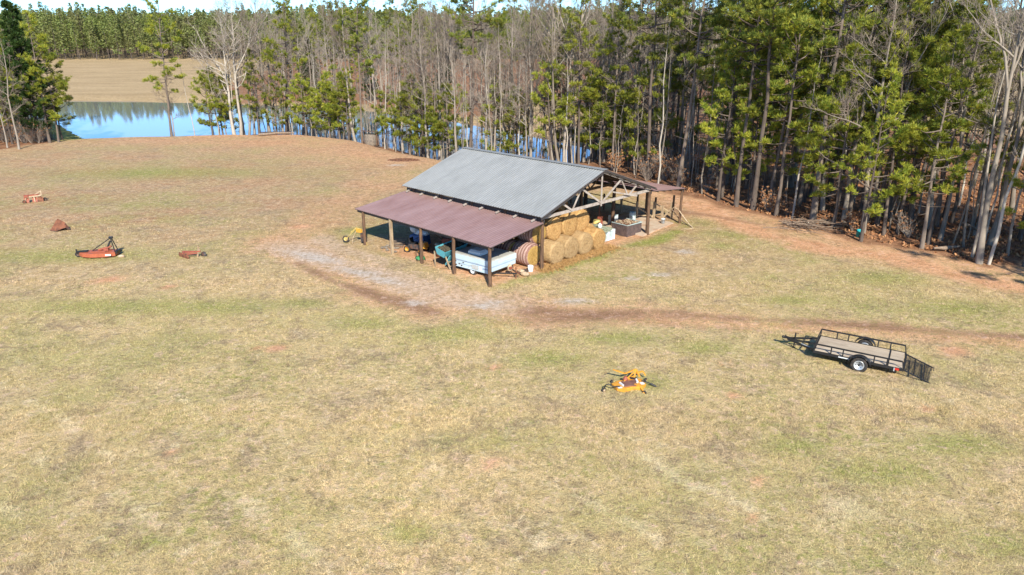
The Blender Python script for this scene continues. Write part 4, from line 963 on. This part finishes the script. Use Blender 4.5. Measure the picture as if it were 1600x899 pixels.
MB().box((0, 0, .35), (1.3, .9, .7), taper=.9).build('tarp', M_BLUET, o_); m = MB(); [m.add(*blobm(c, s_, i), 0, True) for i, (c, s_) in enumerate((((0, 0, .9), (.5, .3, .25)), ((.3, .2, 1.15), (.35, .28, .3)), ((-.45, -.1, .85), (.3, .3, .2))))]; m.build('sacks', M_WHITE, o_)
o_ = bthing('old_tractor', 'dark old tractor standing in the shade in the middle of the barn', 'tractor', 8.2, 5.6, 0, R(80))
m = MB(); m.box((-.9, 0, 1.1), (1.7, .55, .6), taper=.9); m.box((.5, 0, .8), (1.5, .5, .6)); m.build('body', M_DARKM, o_); MB().box((.9, 0, 1.35), (.5, .5, .1)).box((1.13, 0, 1.6), (.08, .5, .45)).build('seat', M_BLACK, o_)
MB().cyl((-.8, .1, 1.4), (-.8, .1, 2.1), .04).build('exhaust', M_RUST, o_)
for y in (-.8, .8): wheel(o_, (.9, y, .68), .68, .36, (R(90 if y < 0 else -90), 0, 0), M_REDP, False); wheel(o_, (-1.4, y*.8, .38), .38, .2, (R(90 if y < 0 else -90), 0, 0), M_REDP, False)
MB().cyl((-1.4, -.6, .4), (-1.4, .6, .4), .04).cyl((.9, -.7, .68), (.9, .7, .68), .09).build('axle', M_DARKM, o_)
o_ = bthing('feed_drum', 'round metal drum with olive lid behind the turquoise hopper', 'drum', 6.9, 1.9)
MB().lathe([(0, 0), (.3, 0), (.3, .3), (.31, .31), (.3, .32), (.3, .85)], n=20).build('body', M_RUST, o_); MB().lathe([(0, .95), (.2, .93), (.33, .88), (.33, .84), (.3, .84)], n=20).build('lid', M_OLIVE, o_)
o_ = bthing('push_mower', 'green push mower with folded handle in front of the hopper', 'mower', 7.2, .45, 0, R(-30))
m = MB(); m.lathe([(0, .28), (.2, .27), (.3, .2), (.34, .1)], n=14); m.build('deck', M_GREENP, o_); MB().lathe([(0, .3), (.12, .28), (.12, .4), (0, .42)], n=10).build('engine', M_DARKM, o_)
MB().bar((.25, -.2, .2), (.9, -.2, .75), .025).bar((.25, .2, .2), (.9, .2, .75), .025).bar((.9, -.2, .75), (.9, .2, .75), .025).build('handle', M_BLACK, o_)
for x in (-.28, .28):
    for y in (-.27, .27): wheel(o_, (x, y, .1), .1, .05, (R(90 if y < 0 else -90), 0, 0), M_DARKM, False)
o_ = bthing('rolled_wire_fence', 'bundle of grey poles and wire leaning behind the camper', 'wire bundle', 4.3, 3.2)
m = MB()
for k in range(9): a = random.uniform(0, 6.28); m.cyl((random.uniform(-.4, .4), random.uniform(-.5, .5), 0), (random.uniform(-.9, .9), random.uniform(-.8, .8), random.uniform(1.1, 1.9)), .025, 6)
m.build('poles', M_RIM, o_)
m = MB()
for k in range(12): m.lathe([(.3, k*.07), (.31, k*.07+.01), (.3, k*.07+.02)], (.0, .6, 0), n=18)
m.build('wire_roll', M_RUST, o_)
o_ = bthing('red_tiller', 'rusty red machine with pink cowl deep in the shade', 'machine', 7.6, 3.4, 0, .5)
MB().box((0, 0, .6), (1.1, .6, .5), taper=.8).build('housing', M_REDP, o_); MB().bar((.4, -.2, .7), (1.1, -.2, 1.2), .04).bar((.4, .2, .7), (1.1, .2, 1.2), .04).build('handle', M_RUST, o_)
for y in (-.36, .36): wheel(o_, (-.1, y, .3), .3, .15, (R(90 if y < 0 else -90), 0, 0), M_DARKM, False)
# scraps by the bales
o_ = bthing('junk_tub', 'dark tub with grey rag lying between camper and striped bale', 'tub', .25, 3.15, 0, .4)
MB().lathe([(0, 0), (.26, 0), (.34, .22), (.36, .22), (.28, .0)], n=18).build('tub', M_DARKM, o_); m = MB(); m.add(*blobm((-.25, .35, .14), (.3, .22, .14), 7), 0, True); m.add(*blobm((.1, .1, .22), (.22, .2, .1), 8), 0, True); m.build('rag', M_CREAM, o_)
o_ = bthing('white_bucket', 'pale bucket at the foot of the striped bale', 'bucket', .25, 3.85)
MB().lathe([(0, 0), (.14, 0), (.17, .38), (.185, .38), (.15, 0)], n=16).build('body', M_BUCK, o_); MB().lathe([(.16, .3), (.17, .3), (.0, .3)], n=16).build('rim', M_BUCK, o_)
def bucket(o_, m):
    MB().lathe([(0, .02), (.13, .02), (.16, .36), (.175, .36), (.175, .39), (.155, .39), (.145, .36), (.12, .04), (0, .04)], n=18).build('body', m, o_)
    hn = MB(); hn.tube([(.17*math.cos(a), .02, .37-.13*math.sin(a)) for a in np.linspace(0, math.pi, 9)], .006, 5); hn.build('handle', M_RIM, o_)
o_ = bthing('bucket', 'white bucket on the right corner of the slab by the fence post', 'bucket', .75, 19.85, .11); bucket(o_, M_BUCK)
x, y = W(1340, 371); o_ = thing('bucket', 'teal bucket tipped at the foot of the pines', 'bucket', (x, y, .05), 0); o_.rotation_euler = (.25, .1, 0); o_.scale = (1.35,)*3; bucket(o_, M_TEAL)

# right hand bay
o_ = bthing('slatted_crate', 'pale blue grey crate with framed openings and olive cover beside the hay', 'crate', 1.9, 13.1, 0)
m = MB(); Lx, Ly, Hz = 1.7, 1.35, .78
for x in (-Lx/2, Lx/2):
    for y in (-Ly/2, Ly/2): m.bar((x, y, 0), (x, y, Hz), .1)
for z in (.06, Hz-.05):
    for y in (-Ly/2, Ly/2): m.bar((-Lx/2, y, z), (Lx/2, y, z), .05, .1)
    for x in (-Lx/2, Lx/2): m.bar((x, -Ly/2, z), (x, Ly/2, z), .05, .1)
m.bar((-Lx/2, 0, 0), (-Lx/2, 0, Hz), .08); m.build('frame', M_BUCK, o_)
MB().box((0, 0, Hz/2), (Lx-.07, Ly-.07, Hz-.12)).build('panels', M_PALEB, o_)
m = MB(); m.box((0, 0, Hz+.02), (Lx+.3, .35, .03), (0, .02, 0)); m.box((-.1, .5, Hz+.03), (Lx+.2, .4, .03), (0, -.02, .05)); m.box((.1, -.5, Hz+.025), (Lx, .42, .03), (.03, 0, -.05)); m.build('boards', M_OLIVE, o_)
o_ = bthing('plastic_jug', 'white and pink jug standing on the crate boards', 'jug', 1.8, 13.0, .84); MB().lathe([(0, 0), (.15, 0), (.17, .22), (.1, .32), (.05, .36), (.05, .42), (0, .42)], n=14).build('body', M_WHITE, o_); MB().lathe([(0, .44), (.055, .44), (.055, .40)], n=12).build('cap', M_REDP, o_)
o_ = bthing('dark_bin', 'dark brown box heaped with pale scraps and bones in front of the right gable post', 'box', 1.35, 15.75, 0, R(-4))
m = trough(-.75, .75, -.85, .85, 0, .86, .0, .05); m.build('box', M_BINB, o_); 
m = MB(); 
for k in range(60):
    x, y = random.uniform(-.6, .6), random.uniform(-.7, .7); a = random.uniform(0, 3.1); L = random.uniform(.06, .22); m.bar((x, y, .84+random.uniform(0, .08)), (x+L*math.cos(a), y+L*math.sin(a), .86+random.uniform(0, .12)), .04)
m.build('scraps', M_CREAM, o_)['kind'] = 'stuff'; MB().box((0, 0, .8), (1.36, 1.56, .08)).build('fill', M_DIRT, o_); MB().bar((-.76, -.86, .88), (-.76, .86, .88), .09, .05).bar((-.76, .86, .88), (.76, .86, .88), .05, .05).bar((-.76, -.86, .88), (.76, -.86, .88), .05, .05).build('rim', M_PALEB, o_)
o_ = bthing('feed_barrel', 'yellow square cut barrel behind the crate', 'barrel', 3.4, 14.7); MB().lathe([(0, 0), (.28, 0), (.3, .1), (.3, .75), (.26, .88), (0, .9)], n=18).build('body', M_BARREL, o_); MB().box((0, .5, .3), (.45, .35, .6)).build('carton', M_CREAM, o_)
o_ = bthing('red_jack', 'red hand winch with tall rusty pipe behind the yellow barrel', 'winch', 4.0, 15.9); MB().box((0, 0, .4), (.3, .3, .8)).build('body', M_REDP, o_); MB().tube([(.1, 0, .6), (.1, 0, 1.6), (.0, -.1, 1.75), (-.15, -.25, 1.72)], .06, 8).build('pipe', M_RUST, o_)
o_ = bthing('metal_box', 'pale blue metal box standing on the dirt behind the dark bin', 'box', 3.6, 17.1, .0, .1); MB().box((0, 0, .42), (.5, .62, .84)).build('body', M_PALEB, o_); MB().box((-.262, 0, .62), (.02, .5, .3)).build('door', M_BUCK, o_)
o_ = bthing('blue_barrel', 'pale blue barrel on the slab left of the braced fence posts', 'barrel', 3.1, 19.0, .11); MB().lathe([(0, 0), (.25, 0), (.27, .1), (.27, .62), (.24, .72), (0, .73)], n=18).build('body', M_PALEB, o_); MB().lathe([(.275, .3), (.285, .32), (.275, .34)], n=18).build('hoop', M_RIM, o_)
fc = bthing('braced_rail_fence', 'short run of braced wooden fence posts closing the right corner of the barn', 'fence', 0, 0)
def fb(pts, nm, m, wd=.1): 
    mb = MB(); [mb.bar(bl(*p), bl(*q), wd) for p, q in pts]; mb.build(nm, m, fc)
for (a, b, h) in ((3.4, 20.0, 1.45), (2.2, 20.7, 1.5), (1.45, 20.75, 1.3), (1.35, 22.0, 1.35), (5.4, 20.6, 1.5)): fb([((a, b, 0), (a, b, h))], 'post', M_POSTP, .15)
for (a, b, h) in ((3.45, 20.1, 2.1), (2.3, 21.0, 1.8), (1.2, 21.95, 2.0)): fb([((a, b, .6), (a, b, h))], 'dark_post', M_DTIM, .12)
fb([((3.4, 20.0, 1.0), (2.2, 20.7, .2)), ((2.2, 20.7, 1.4), (1.35, 22., .5)), ((1.45, 20.75, .2), (1.35, 22., .9)), ((3.4, 20.0, .3), (2.2, 20.7, .35))], 'brace', M_POSTP, .09)
fb([((5.4, 20.6, 1.2), (12.8, 20.8, 1.2)), ((5.4, 20.6, .7), (12.8, 20.8, .7)), ((3.4, 20.0, 1.2), (5.4, 20.6, 1.2))], 'rail', M_DTIM, .06)
for a in (7.3, 9.2, 11, 12.8): fb([((a, 20.7, 0), (a, 20.7, 1.4))], 'post', M_POST, .12)
m = MB(); pts = []
ps = [(1.0, 21.2, .9), (.6, 21.1, 1.25), (.1, 21.0, 1.1), (-.5, 20.9, .6), (-1.1, 20.75, .18), (-1.6, 20.5, .04), (-1.5, 19.9, .03), (-1.0, 19.9, .03)]
P_ = [np.append(loc2(a, b), z) for a, b, z in ps]; ts = np.linspace(0, len(P_)-1, 40); P_ = np.array(P_); sm = np.stack([np.interp(ts, range(len(P_)), P_[:, i]) for i in range(3)], -1)
m.tube(sm, .045, 8); tag(m.build('hose', M_CREAM), 'thick pale hose looping from the corner post down to the grass', 'hose')
m = MB(); ps = [(1.1, 21.6, 0.9), (.1, 21.1, .4), (-.9, 20.9, .05)]; m.tube([np.append(loc2(a, b), z) for a, b, z in ps], .035, 6); tag(m.build('pole', M_FELL), 'pale pole leaning beside the hose at the corner post', 'pole')
m = MB()
for k in range(5): a, b = 11.2+k*.25, .8+k*.2; p, q = loc2(a, b), loc2(a-.9, b+.5+.1*k); m.bar((p[0], p[1], .05+.05*k), (q[0], q[1], .06+.05*k), .12, .05)
for k in range(10):
    p = loc2(10.3+random.uniform(-.5, 1.2), .3+random.uniform(-.3, .7)); m.add(*blobm((p[0], p[1], .07), (.14, .1, .09), k, 7, 9), 1)
tag(m.build('rubble_heap', [M_FELL, M_STONE]), 'heap of broken blocks and boards at the foot of the pale square post', 'rubble', kind=None)

# ------------------------------------------------------------------ yellow rake by the far left post
x, y = W(556, 380); o_ = thing('hay_rake', 'yellow wheel rake with bent arms leaning beside the far left barn post', 'hay rake', (x, y, 0), R(-20), sc=.9)
m = MB(); m.bar((-.85, 0, .3), (.1, .1, 1.25), .045); m.bar((.1, .1, 1.25), (.75, .1, 1.15), .06); m.bar((-.5, .1, .8), (.1, .15, 1.3), .05); m.build('arm', M_YEL, o_)
m = MB(); m.bar((.62, .1, 1.1), (.95, -.1, 0), .05); m.bar((.78, .1, 1.1), (1.15, -.2, -.02), .05); m.build('leg', M_YEL, o_)
m = MB(); m.box((.35, .1, 1.05), (.5, .2, .28)); m.build('gearbox', M_ORANGE, o_); wheel(o_, (-.9, -.02, .27), .27, .1, (R(75), 0, R(15)), M_YEL, False)
m = MB(); m.tube([(.1, .05, 1.0), (-.05, -.05, .7), (-.2, -.15, .3), (-.18, -.2, -.02)], .025, 6); m.build('hose', M_CREAM, o_)
m = MB(); m.box((.62, .0, .55), (.2, .12, .7)); m.build('bracket', M_DARKM, o_)

# ------------------------------------------------------------------ orange finishing mower
x, y = W(982, 606); mw = thing('finishing_mower', 'orange yellow three point mower deck lying alone in the near grass', 'mower deck', (x, y, 0), R(18), sc=.87); mw.scale = (.87, .87, .72)
def ring_deck(poly, z0, z1, inset=.12, edge=.0):
    n = len(poly); P = np.array(poly); c = P.mean(0); I_ = c+(P-c)*(1-inset)
    m = MB(); V = [(*p, z0) for p in P]+[(*p, z1) for p in P]+[(*p, z1+.035) for p in I_]
    F = [(i, (i+1) % n, n+(i+1) % n, n+i) for i in range(n)]+[(n+i, n+(i+1) % n, 2*n+(i+1) % n, 2*n+i) for i in range(n)]
    m.add(V, F); m.add([(*p, z1+.035) for p in I_], [list(range(n))]); return m
dk = ring_deck([(-.78, -.28), (-.45, -.52), (.0, -.44), (.42, -.56), (.80, -.30), (.84, .32), (.4, .44), (-.42, .46), (-.80, .28)], .1, .27, .1); dk.build('deck', M_ORANGE, mw)
m = MB(); m.prism([(-.40, -.32), (.26, -.38), (.42, .14), (-.30, .20)], .305, .38); m.build('belt_cover', M_BROWN, mw)
m = MB(); m.box((-.42, -.05, .345), (.08, .36, .09), (0, 0, .1)); m.box((.45, .05, .36), (.09, .34, .12), (0, 0, -.2)); m.box((-.62, -.3, .31), (.22, .12, .012)); m.box((.62, -.22, .31), (.2, .22, .012)); m.build('label_plate', M_WHITE, mw)
m = MB()
m.bar((-.15, .22, .42), (.55, .35, .50), .08, .06); m.bar((.45, .3, .4), (.62, .48, .85), .07); m.bar((.75, .3, .4), (.62, .48, .85), .07); m.bar((.62, .48, .85), (.05, .55, .62), .07, .07); m.bar((.05, .55, .62), (-.35, .75, .78), .07, .07); m.bar((.62, .45, .6), (1.02, .5, .62), .08); m.bar((1.02, .5, .62), (1.15, .42, .35), .06); m.bar((-.2, .15, .36), (.62, .46, .80), .05); m.bar((-.35, .75, .78), (-.5, .8, .85), .06)
m.bar((.35, -.45, .32), (.42, -.82, .12), .07); m.bar((.35, -.45, .32), (.15, -.3, .4), .06)
m.build('hitch_frame', M_ORANGE, mw)
m = MB(); m.lathe([(0, .3), (.13, .3), (.13, .42), (.08, .46), (.08, .55), (0, .55)], (-.05, .28, .05), n=12); m.build('gearbox', M_REDP, mw)
m = MB(); m.tube([(-.6, -.22, .33), (-.95, -.2, .36), (-1.15, -.1, .52), (-1.3, -.05, .45), (-1.33, -.04, .2)], .035, 7); m.build('caster_arm', M_BLACK, mw)
m = MB(); m.bar((.1, .3, .5), (.45, .15, .45), .06); m.build('gear_guard', M_BLACK, mw)
m = MB(); m.tube([(.68, -.05, .38), (1.0, -.35, .3), (1.25, -.55, .15)], .03, 6); m.cyl((1.02, -.37, .3), (1.22, -.53, .17), .05, 8); m.build('drive_shaft', M_BLACK, mw)
wheel(mw, (-1.36, -.04, .13), .13, .09, (R(90), 0, R(20)), M_CREAM, False, 'caster_wheel'); wheel(mw, (.40, -.88, .12), .12, .08, (R(90), 0, R(-60)), M_ORANGE, False, 'caster_wheel'); wheel(mw, (-.62, .62, .13), .13, .09, (R(90), 0, R(70)), M_RIM, False, 'caster_wheel'); wheel(mw, (1.1, .3, .13), .13, .09, (R(90), 0, R(50)), M_RUST, False, 'caster_wheel')

# ------------------------------------------------------------------ red rotary cutter with black hitch
x, y = W(158, 400); rc = thing('rotary_cutter', 'red rotary cutter with black A-frame hitch standing in the left field', 'rotary cutter', (x, y, 0), R(8), sc=.86)
pl = [(-1.55, -.1), (-1.2, -.45), (-.5, -.72), (.6, -.72), (1.25, -.45), (1.3, .5), (.4, .75), (-.7, .72), (-1.35, .35)]
ring_deck(pl, .08, .34, .09).build('deck', M_REDO, rc); m = MB(); m.prism([(-.6, -.3), (.5, -.34), (.8, .2), (-.4, .35)], .38, .46); m.box((.5, 0, .52), (.35, .3, .2)); m.cyl((-.1, 0, .5), (.9, 0, .75), .08); m.build('gearbox_housing', M_REDP, rc)
m = MB(); m.bar((-.5, -.12, .5), (.95, -.08, 1.45), .045, .07); m.bar((-.5, .12, .5), (.95, .06, 1.45), .045, .07); m.bar((1.22, -.3, .35), (.98, -.08, 1.45), .06, .06); m.bar((1.22, .3, .35), (.98, .08, 1.45), .06, .06); m.box((.98, 0, 1.47), (.28, .2, .16)); m.bar((.62, 0, .7), (.9, 0, 1.2), .12); m.build('hitch_frame', M_BLACK, rc)
m = MB(); m.bar((-.9, -.12, .46), (-1.75, -.1, .42), .1, .1); m.bar((-.9, .12, .46), (-1.75, .1, .42), .06, .08); m.bar((-1.75, 0, .42), (-1.75, 0, .62), .08); m.box((1.35, 0, .35), (.12, .9, .2)); m.build('rear_arm', M_BLACK, rc)
wheel(rc, (-1.7, 0, .2), .2, .12, (R(90), 0, 0), M_DARKM, False, 'tail_wheel'); m = MB(); m.box((.55, -.705, .24), (.95, .02, .13), (0, 0, .0)); m.build('label_plate', M_WHITE, rc)
x, y = W(190, 402); o_ = MB(); o_.add(*blobm((0, 0, .06), (.24, .14, .12), 4, 8, 12), 0, True); o_ = o_.build('stone_block', M_CREAM); o_.location = (x, y, 0); tag(o_, 'pale block propping the right end of the red cutter', 'block')
# red disc harrow
x, y = W(297, 403); dh = thing('disc_harrow', 'small red implement with rusty discs right of the red cutter', 'disc harrow', (x, y, 0), R(-18), sc=.85)
m = MB(); m.bar((-.75, .1, .42), (.6, .25, .5), .12, .1); m.bar((-.5, -.25, .4), (.3, .2, .45), .1, .08); m.bar((.6, .25, .5), (.85, .3, .55), .1); m.bar((.0, -.3, .38), (.7, .1, .42), .08); m.bar((-.6, .15, .42), (-.3, -.35, .4), .09); m.build('frame', M_REDP, dh)
m = MB(); 
for k in range(7): m.lathe([(0, .03), (.12, .02), (.22, -.02), (.225, -.03), (.1, .0), (0, .02)], (-.8+k*.17, -.18-k*.06, .22), (R(90), 0, R(-18)), n=16)
m.cyl((-.9, -.12, .22), (.35, -.57, .22), .03, 6); m.build('disc_gang', M_RUST, dh)
m = MB(); m.bar((.78, .3, .5), (.72, .25, .95), .06); m.bar((.62, .32, .5), (.7, .26, .95), .06); m.bar((.66, .1, .0), (.68, .2, .45), .09); m.build('hitch', M_CREAM, dh)
m = MB(); m.lathe([(0, 0), (.24, 0), (.24, .05), (0, .05)], (.95, .5, .22), (R(70), 0, 0), n=14); m.build('coulter', M_DARKM, dh)
# red plough far left
x, y = W(55, 316); pg = thing('moldboard_plough', 'faded red plough with pale beam farthest up the left field', 'plough', (x, y, 0), R(25), sc=.68)
m = MB(); m.bar((-.9, 0, .75), (.85, 0, .85), .14); m.bar((.85, 0, .85), (.9, .05, 1.45), .1); m.bar((-.2, .05, .8), (.9, .05, 1.45), .08); m.bar((-.9, 0, .75), (-1.05, -.2, .2), .1); m.bar((.0, -.1, .75), (.05, -.2, .05), .12); m.build('beam', M_CREAM, pg)
for k, xx in enumerate((-.85, .1, .75)):
    m = MB(); n = 7; V = []
    for i in range(n):
        for j in range(5): u, v = i/(n-1), j/4; V.append((xx-.35+u*.6, -.15+.35*v*v-.12*u, .02+v*.62-.1*u*u))
    m.add(V, [(i*5+j, (i+1)*5+j, (i+1)*5+j+1, i*5+j+1) for i in range(n-1) for j in range(4)]); m.add(np.array(V)+np.array([0, .03, 0]), [(i*5+j, i*5+j+1, (i+1)*5+j+1, (i+1)*5+j) for i in range(n-1) for j in range(4)]); m.bar((xx-.05, .05, .4), (xx, 0, .85), .1); m.build('share', M_REDP if k != 2 else M_RUST, pg)
m = MB(); m.box((-.85, .1, .85), (.55, .5, .3)); m.box((-.1, .1, .93), (1.3, .3, .16)); m.build('frame', M_REDP, pg); wheel(pg, (-1.15, -.3, .2), .22, .08, (R(90), 0, 0), M_RUST, False); wheel(pg, (1.15, .3, .24), .24, .08, (R(90), 0, 0), M_DARKM, False)
# rusty scoop
x, y = W(93, 361); sc_ = thing('dirt_scoop', 'rusty steel scoop tipped on its side in the left field', 'scoop', (x, y, .0), R(-10))
m = MB(); V = [(-.6, -.3, .02), (-.05, .1, .95), (.15, -.35, .12), (.62, .0, .30), (.35, .3, .62), (-.2, .5, .05), (.7, .35, .05)]
m.add(V, [(0, 2, 1), (1, 2, 4), (2, 3, 4), (1, 5, 0), (5, 1, 4), (5, 4, 6), (3, 6, 4)]); m.add(np.array(V)*.93+np.array([.02, .05, .01]), [(0, 1, 2), (1, 4, 2), (2, 4, 3)]); m.build('bowl', M_RUST, sc_)
m = MB(); m.bar((.55, .05, .3), (.72, .25, .12), .09); m.bar((-.5, -.3, .06), (.2, -.42, .08), .05); m.build('lip', M_DARKM, sc_)

# ------------------------------------------------------------------ feeder, boards, heaps at the wood edge
x, y = W(579, 217); o_ = thing('game_feeder', 'round mossy grey drum with dark slanted lid at the pond bank edge', 'feeder', (x, y, H(x, y)))
MB().lathe([(0, 0), (.85, 0), (.9, .2), (.9, 1.5), (.8, 1.65), (0, 1.7)], n=22).build('drum', M_STONE, o_)
m = MB(); m.box((0, -.1, 2.05), (2.4, 1.7, .08), (R(-6), R(5), 0)); m.build('lid', M_DARKM, o_); m = MB(); [m.bar((sx, sy, 0), (sx, sy, 2.0), .12) for sx in (-1, 1) for sy in (-.6, .6)]; m.build('leg', M_POST, o_)
x, y = W(430, 206); m = MB(); [m.box((x+random.uniform(-3, 3), y+random.uniform(-.5, .5), H(x, y)+.15+.12*k), (random.uniform(2.5, 5), .3, .14), (0, random.uniform(-.05, .05), random.uniform(-.2, .2))) for k in range(6)]
tag(m.build('timber_pile', M_DARKM), 'dark old boards lying along the wood edge above the field', 'boards')
x, y = W(436, 210); m = MB(); m.tube([(x-2.6, y-1.6, .12), (x, y-.8, .28), (x+2.3, y, .2)], [.2, .17, .1], 7); tag(m.build('fallen_log', M_FELL), 'grey log on the grass just below the dark boards', 'log')
def heap(px, py, rx, ry, h, seed, label, m_, name='ash_heap', cat='heap'):
    x, y = W(px, py); rg = np.random.default_rng(seed); n, k = 9, 26; V = []
    for i in range(n):
        for j in range(k): r_ = i/(n-1); a = j*2*math.pi/k; V.append((x+rx*r_*math.cos(a)*(1+rg.normal(0, .05)), y+ry*r_*math.sin(a)*(1+rg.normal(0, .05)), H(x, y)+h*(1-r_**2)+rg.normal(0, h*.12)*(1-r_)-.02*r_))
    mb = MB().add(V, [(i*k+j, i*k+(j+1) % k, (i+1)*k+(j+1) % k, (i+1)*k+j) for i in range(n-1) for j in range(k)])
    for _ in range(90): 
        a, r_ = rg.uniform(0, 6.28), rg.uniform(0, 1)**.5; q = np.array([x+rx*r_*math.cos(a), y+ry*r_*math.sin(a), H(x, y)+h*(1-r_*r_)+.03]); mb.add(*[np.array(z) if i == 0 else z for i, z in enumerate(blobm(q, (rg.uniform(.05, .14), rg.uniform(.05, .12), .06), seed, 5, 6))])
    tag(mb.build(name, m_), label, cat)
heap(631, 251, 1.9, .9, .16, 1, 'low dark brown burnt heap in the grass left of the barn roof', M_DIRT)
m = MB(); x, y = W(1250, 356)
for k in range(75):
    a = random.gauss(-.35, .75); L = random.uniform(1, 3.6); cx, cy = x+random.gauss(0, 1.5), y+random.gauss(0, .5); dz = random.uniform(.05, .6)
    p = np.array([cx, cy, dz]); q = p+np.array([math.cos(a)*L, math.sin(a)*L, random.gauss(0, .2)]); q[2] = max(.03, q[2]); m.tube([p, (p+q)/2+rng.normal(0, .08, 3), q], [.035, .025, .008], 4, 0, False)
tag(m.build('brush_pile', M_FELL), 'pile of cut branches at the wood edge right of the barn', 'brush pile')
m = MB(); x, y = W(1482, 392)
m.tube([(x-1.2, y-.2, .25), (x-.2, y, .2), (x+.8, y+.1, .3)], [.06, .16, .05], 7); m.tube([(x-.2, y, .2), (x+.1, y+.6, .1)], [.14, .05], 6); tag(m.build('root_stump', M_FELL), 'pale twisted root at the foot of the slender tree in the shade', 'root')
m = MB(); p, q = W(1560, 372), W(1500, 366); m.tube([(p[0], p[1], .3), ((p[0]+q[0])/2, (p[1]+q[1])/2, .45), (q[0], q[1], .9)], [.16, .13, .07], 8); tag(m.build('fallen_log', M_FELL), 'pale fallen trunk among the trees at the right edge', 'log')
# fallen twigs and leaves on the forest floor
P, D = [], []; mb = MB()
for k in range(5200):
    px, py = random.uniform(1060, 1600), random.uniform(240, 450); x, y = W(px, py)
    if not inside((x, y), WOOD): continue
    P.append((x, y, H(x, y)+.02)); D.append((random.gauss(0, 1), random.gauss(0, 1), .2))
D = np.array(D); D /= np.linalg.norm(D, axis=1)[:, None]; tufts(mb, P, D, 5, .22, .12)
tag(mb.build('leaf_litter', M_DRYLEAF), 'reddish fallen leaves on the floor of the wood', 'leaves', kind='stuff')

# ------------------------------------------------------------------ far board fence and farmhouse behind the wood
fn = thing('board_fence', 'weathered board fence crossing the far field behind the right wood', 'fence', (0, 0, 0))
pa, pb = np.array([34., 136]), np.array([118., 146]); n = 35; posts = [pa+(pb-pa)*i/n for i in range(n+1)]; pm = MB(); rm = MB()
for i, p in enumerate(posts):
    z = H(*p); MB().bar((p[0], p[1], z-.2), (p[0], p[1], z+1.4), .14).build('post', M_POSTP, fn)
    if i: q = posts[i-1]; zq = H(*q); [rm.bar((q[0], q[1]-.09, zq+hh), (p[0], p[1]-.09, z+hh), .04, .15) for hh in (.45, .85, 1.25)]
rm.build('rails', M_POSTP, fn)
x, y = 101, 205; z = H(x, y); hs = thing('farmhouse', 'white farmhouse glimpsed through the pines of the right wood', 'house', (x, y, z-.1), R(-25))
m = MB(); m.box((0, 0, 2.2), (13, 8, 4.4)); m.add([(-6.5, -4, 4.4), (-6.5, 4, 4.4), (-6.5, 0, 7.4)], [(0, 1, 2)]); m.add([(6.5, -4, 4.4), (6.5, 4, 4.4), (6.5, 0, 7.4)], [(0, 1, 2)]); m.build('wall', M_WHITE, hs)
for sg in (-1, 1): 
    m = MB(); m.add([(-7, sg*4.6, 4.0), (7, sg*4.6, 4.0), (7, 0, 7.5), (-7, 0, 7.5), (-7, sg*4.6, 4.15), (7, sg*4.6, 4.15), (7, 0, 7.65), (-7, 0, 7.65)], [(0, 1, 2, 3), (4, 5, 6, 7), (0, 1, 5, 4), (0, 3, 7, 4), (1, 2, 6, 5)]); m.build('roof', M_GREYP, hs)
for xx in (-4.5, -1.8, 1.8, 4.5): 
    f_ = MB(); f_.box((xx, -4.02, 2.2), (1.1, .06, 1.5)); f_ = f_.build('window', M_WHITE, hs); g_ = MB(); g_.box((xx, -4.06, 2.2), (.9, .04, 1.3)); g_.build('pane', M_DARKM, f_)
m = MB(); m.box((0, -4.03, 1.2), (1.1, .08, 2.2)); m.build('door', M_BROWN, hs)
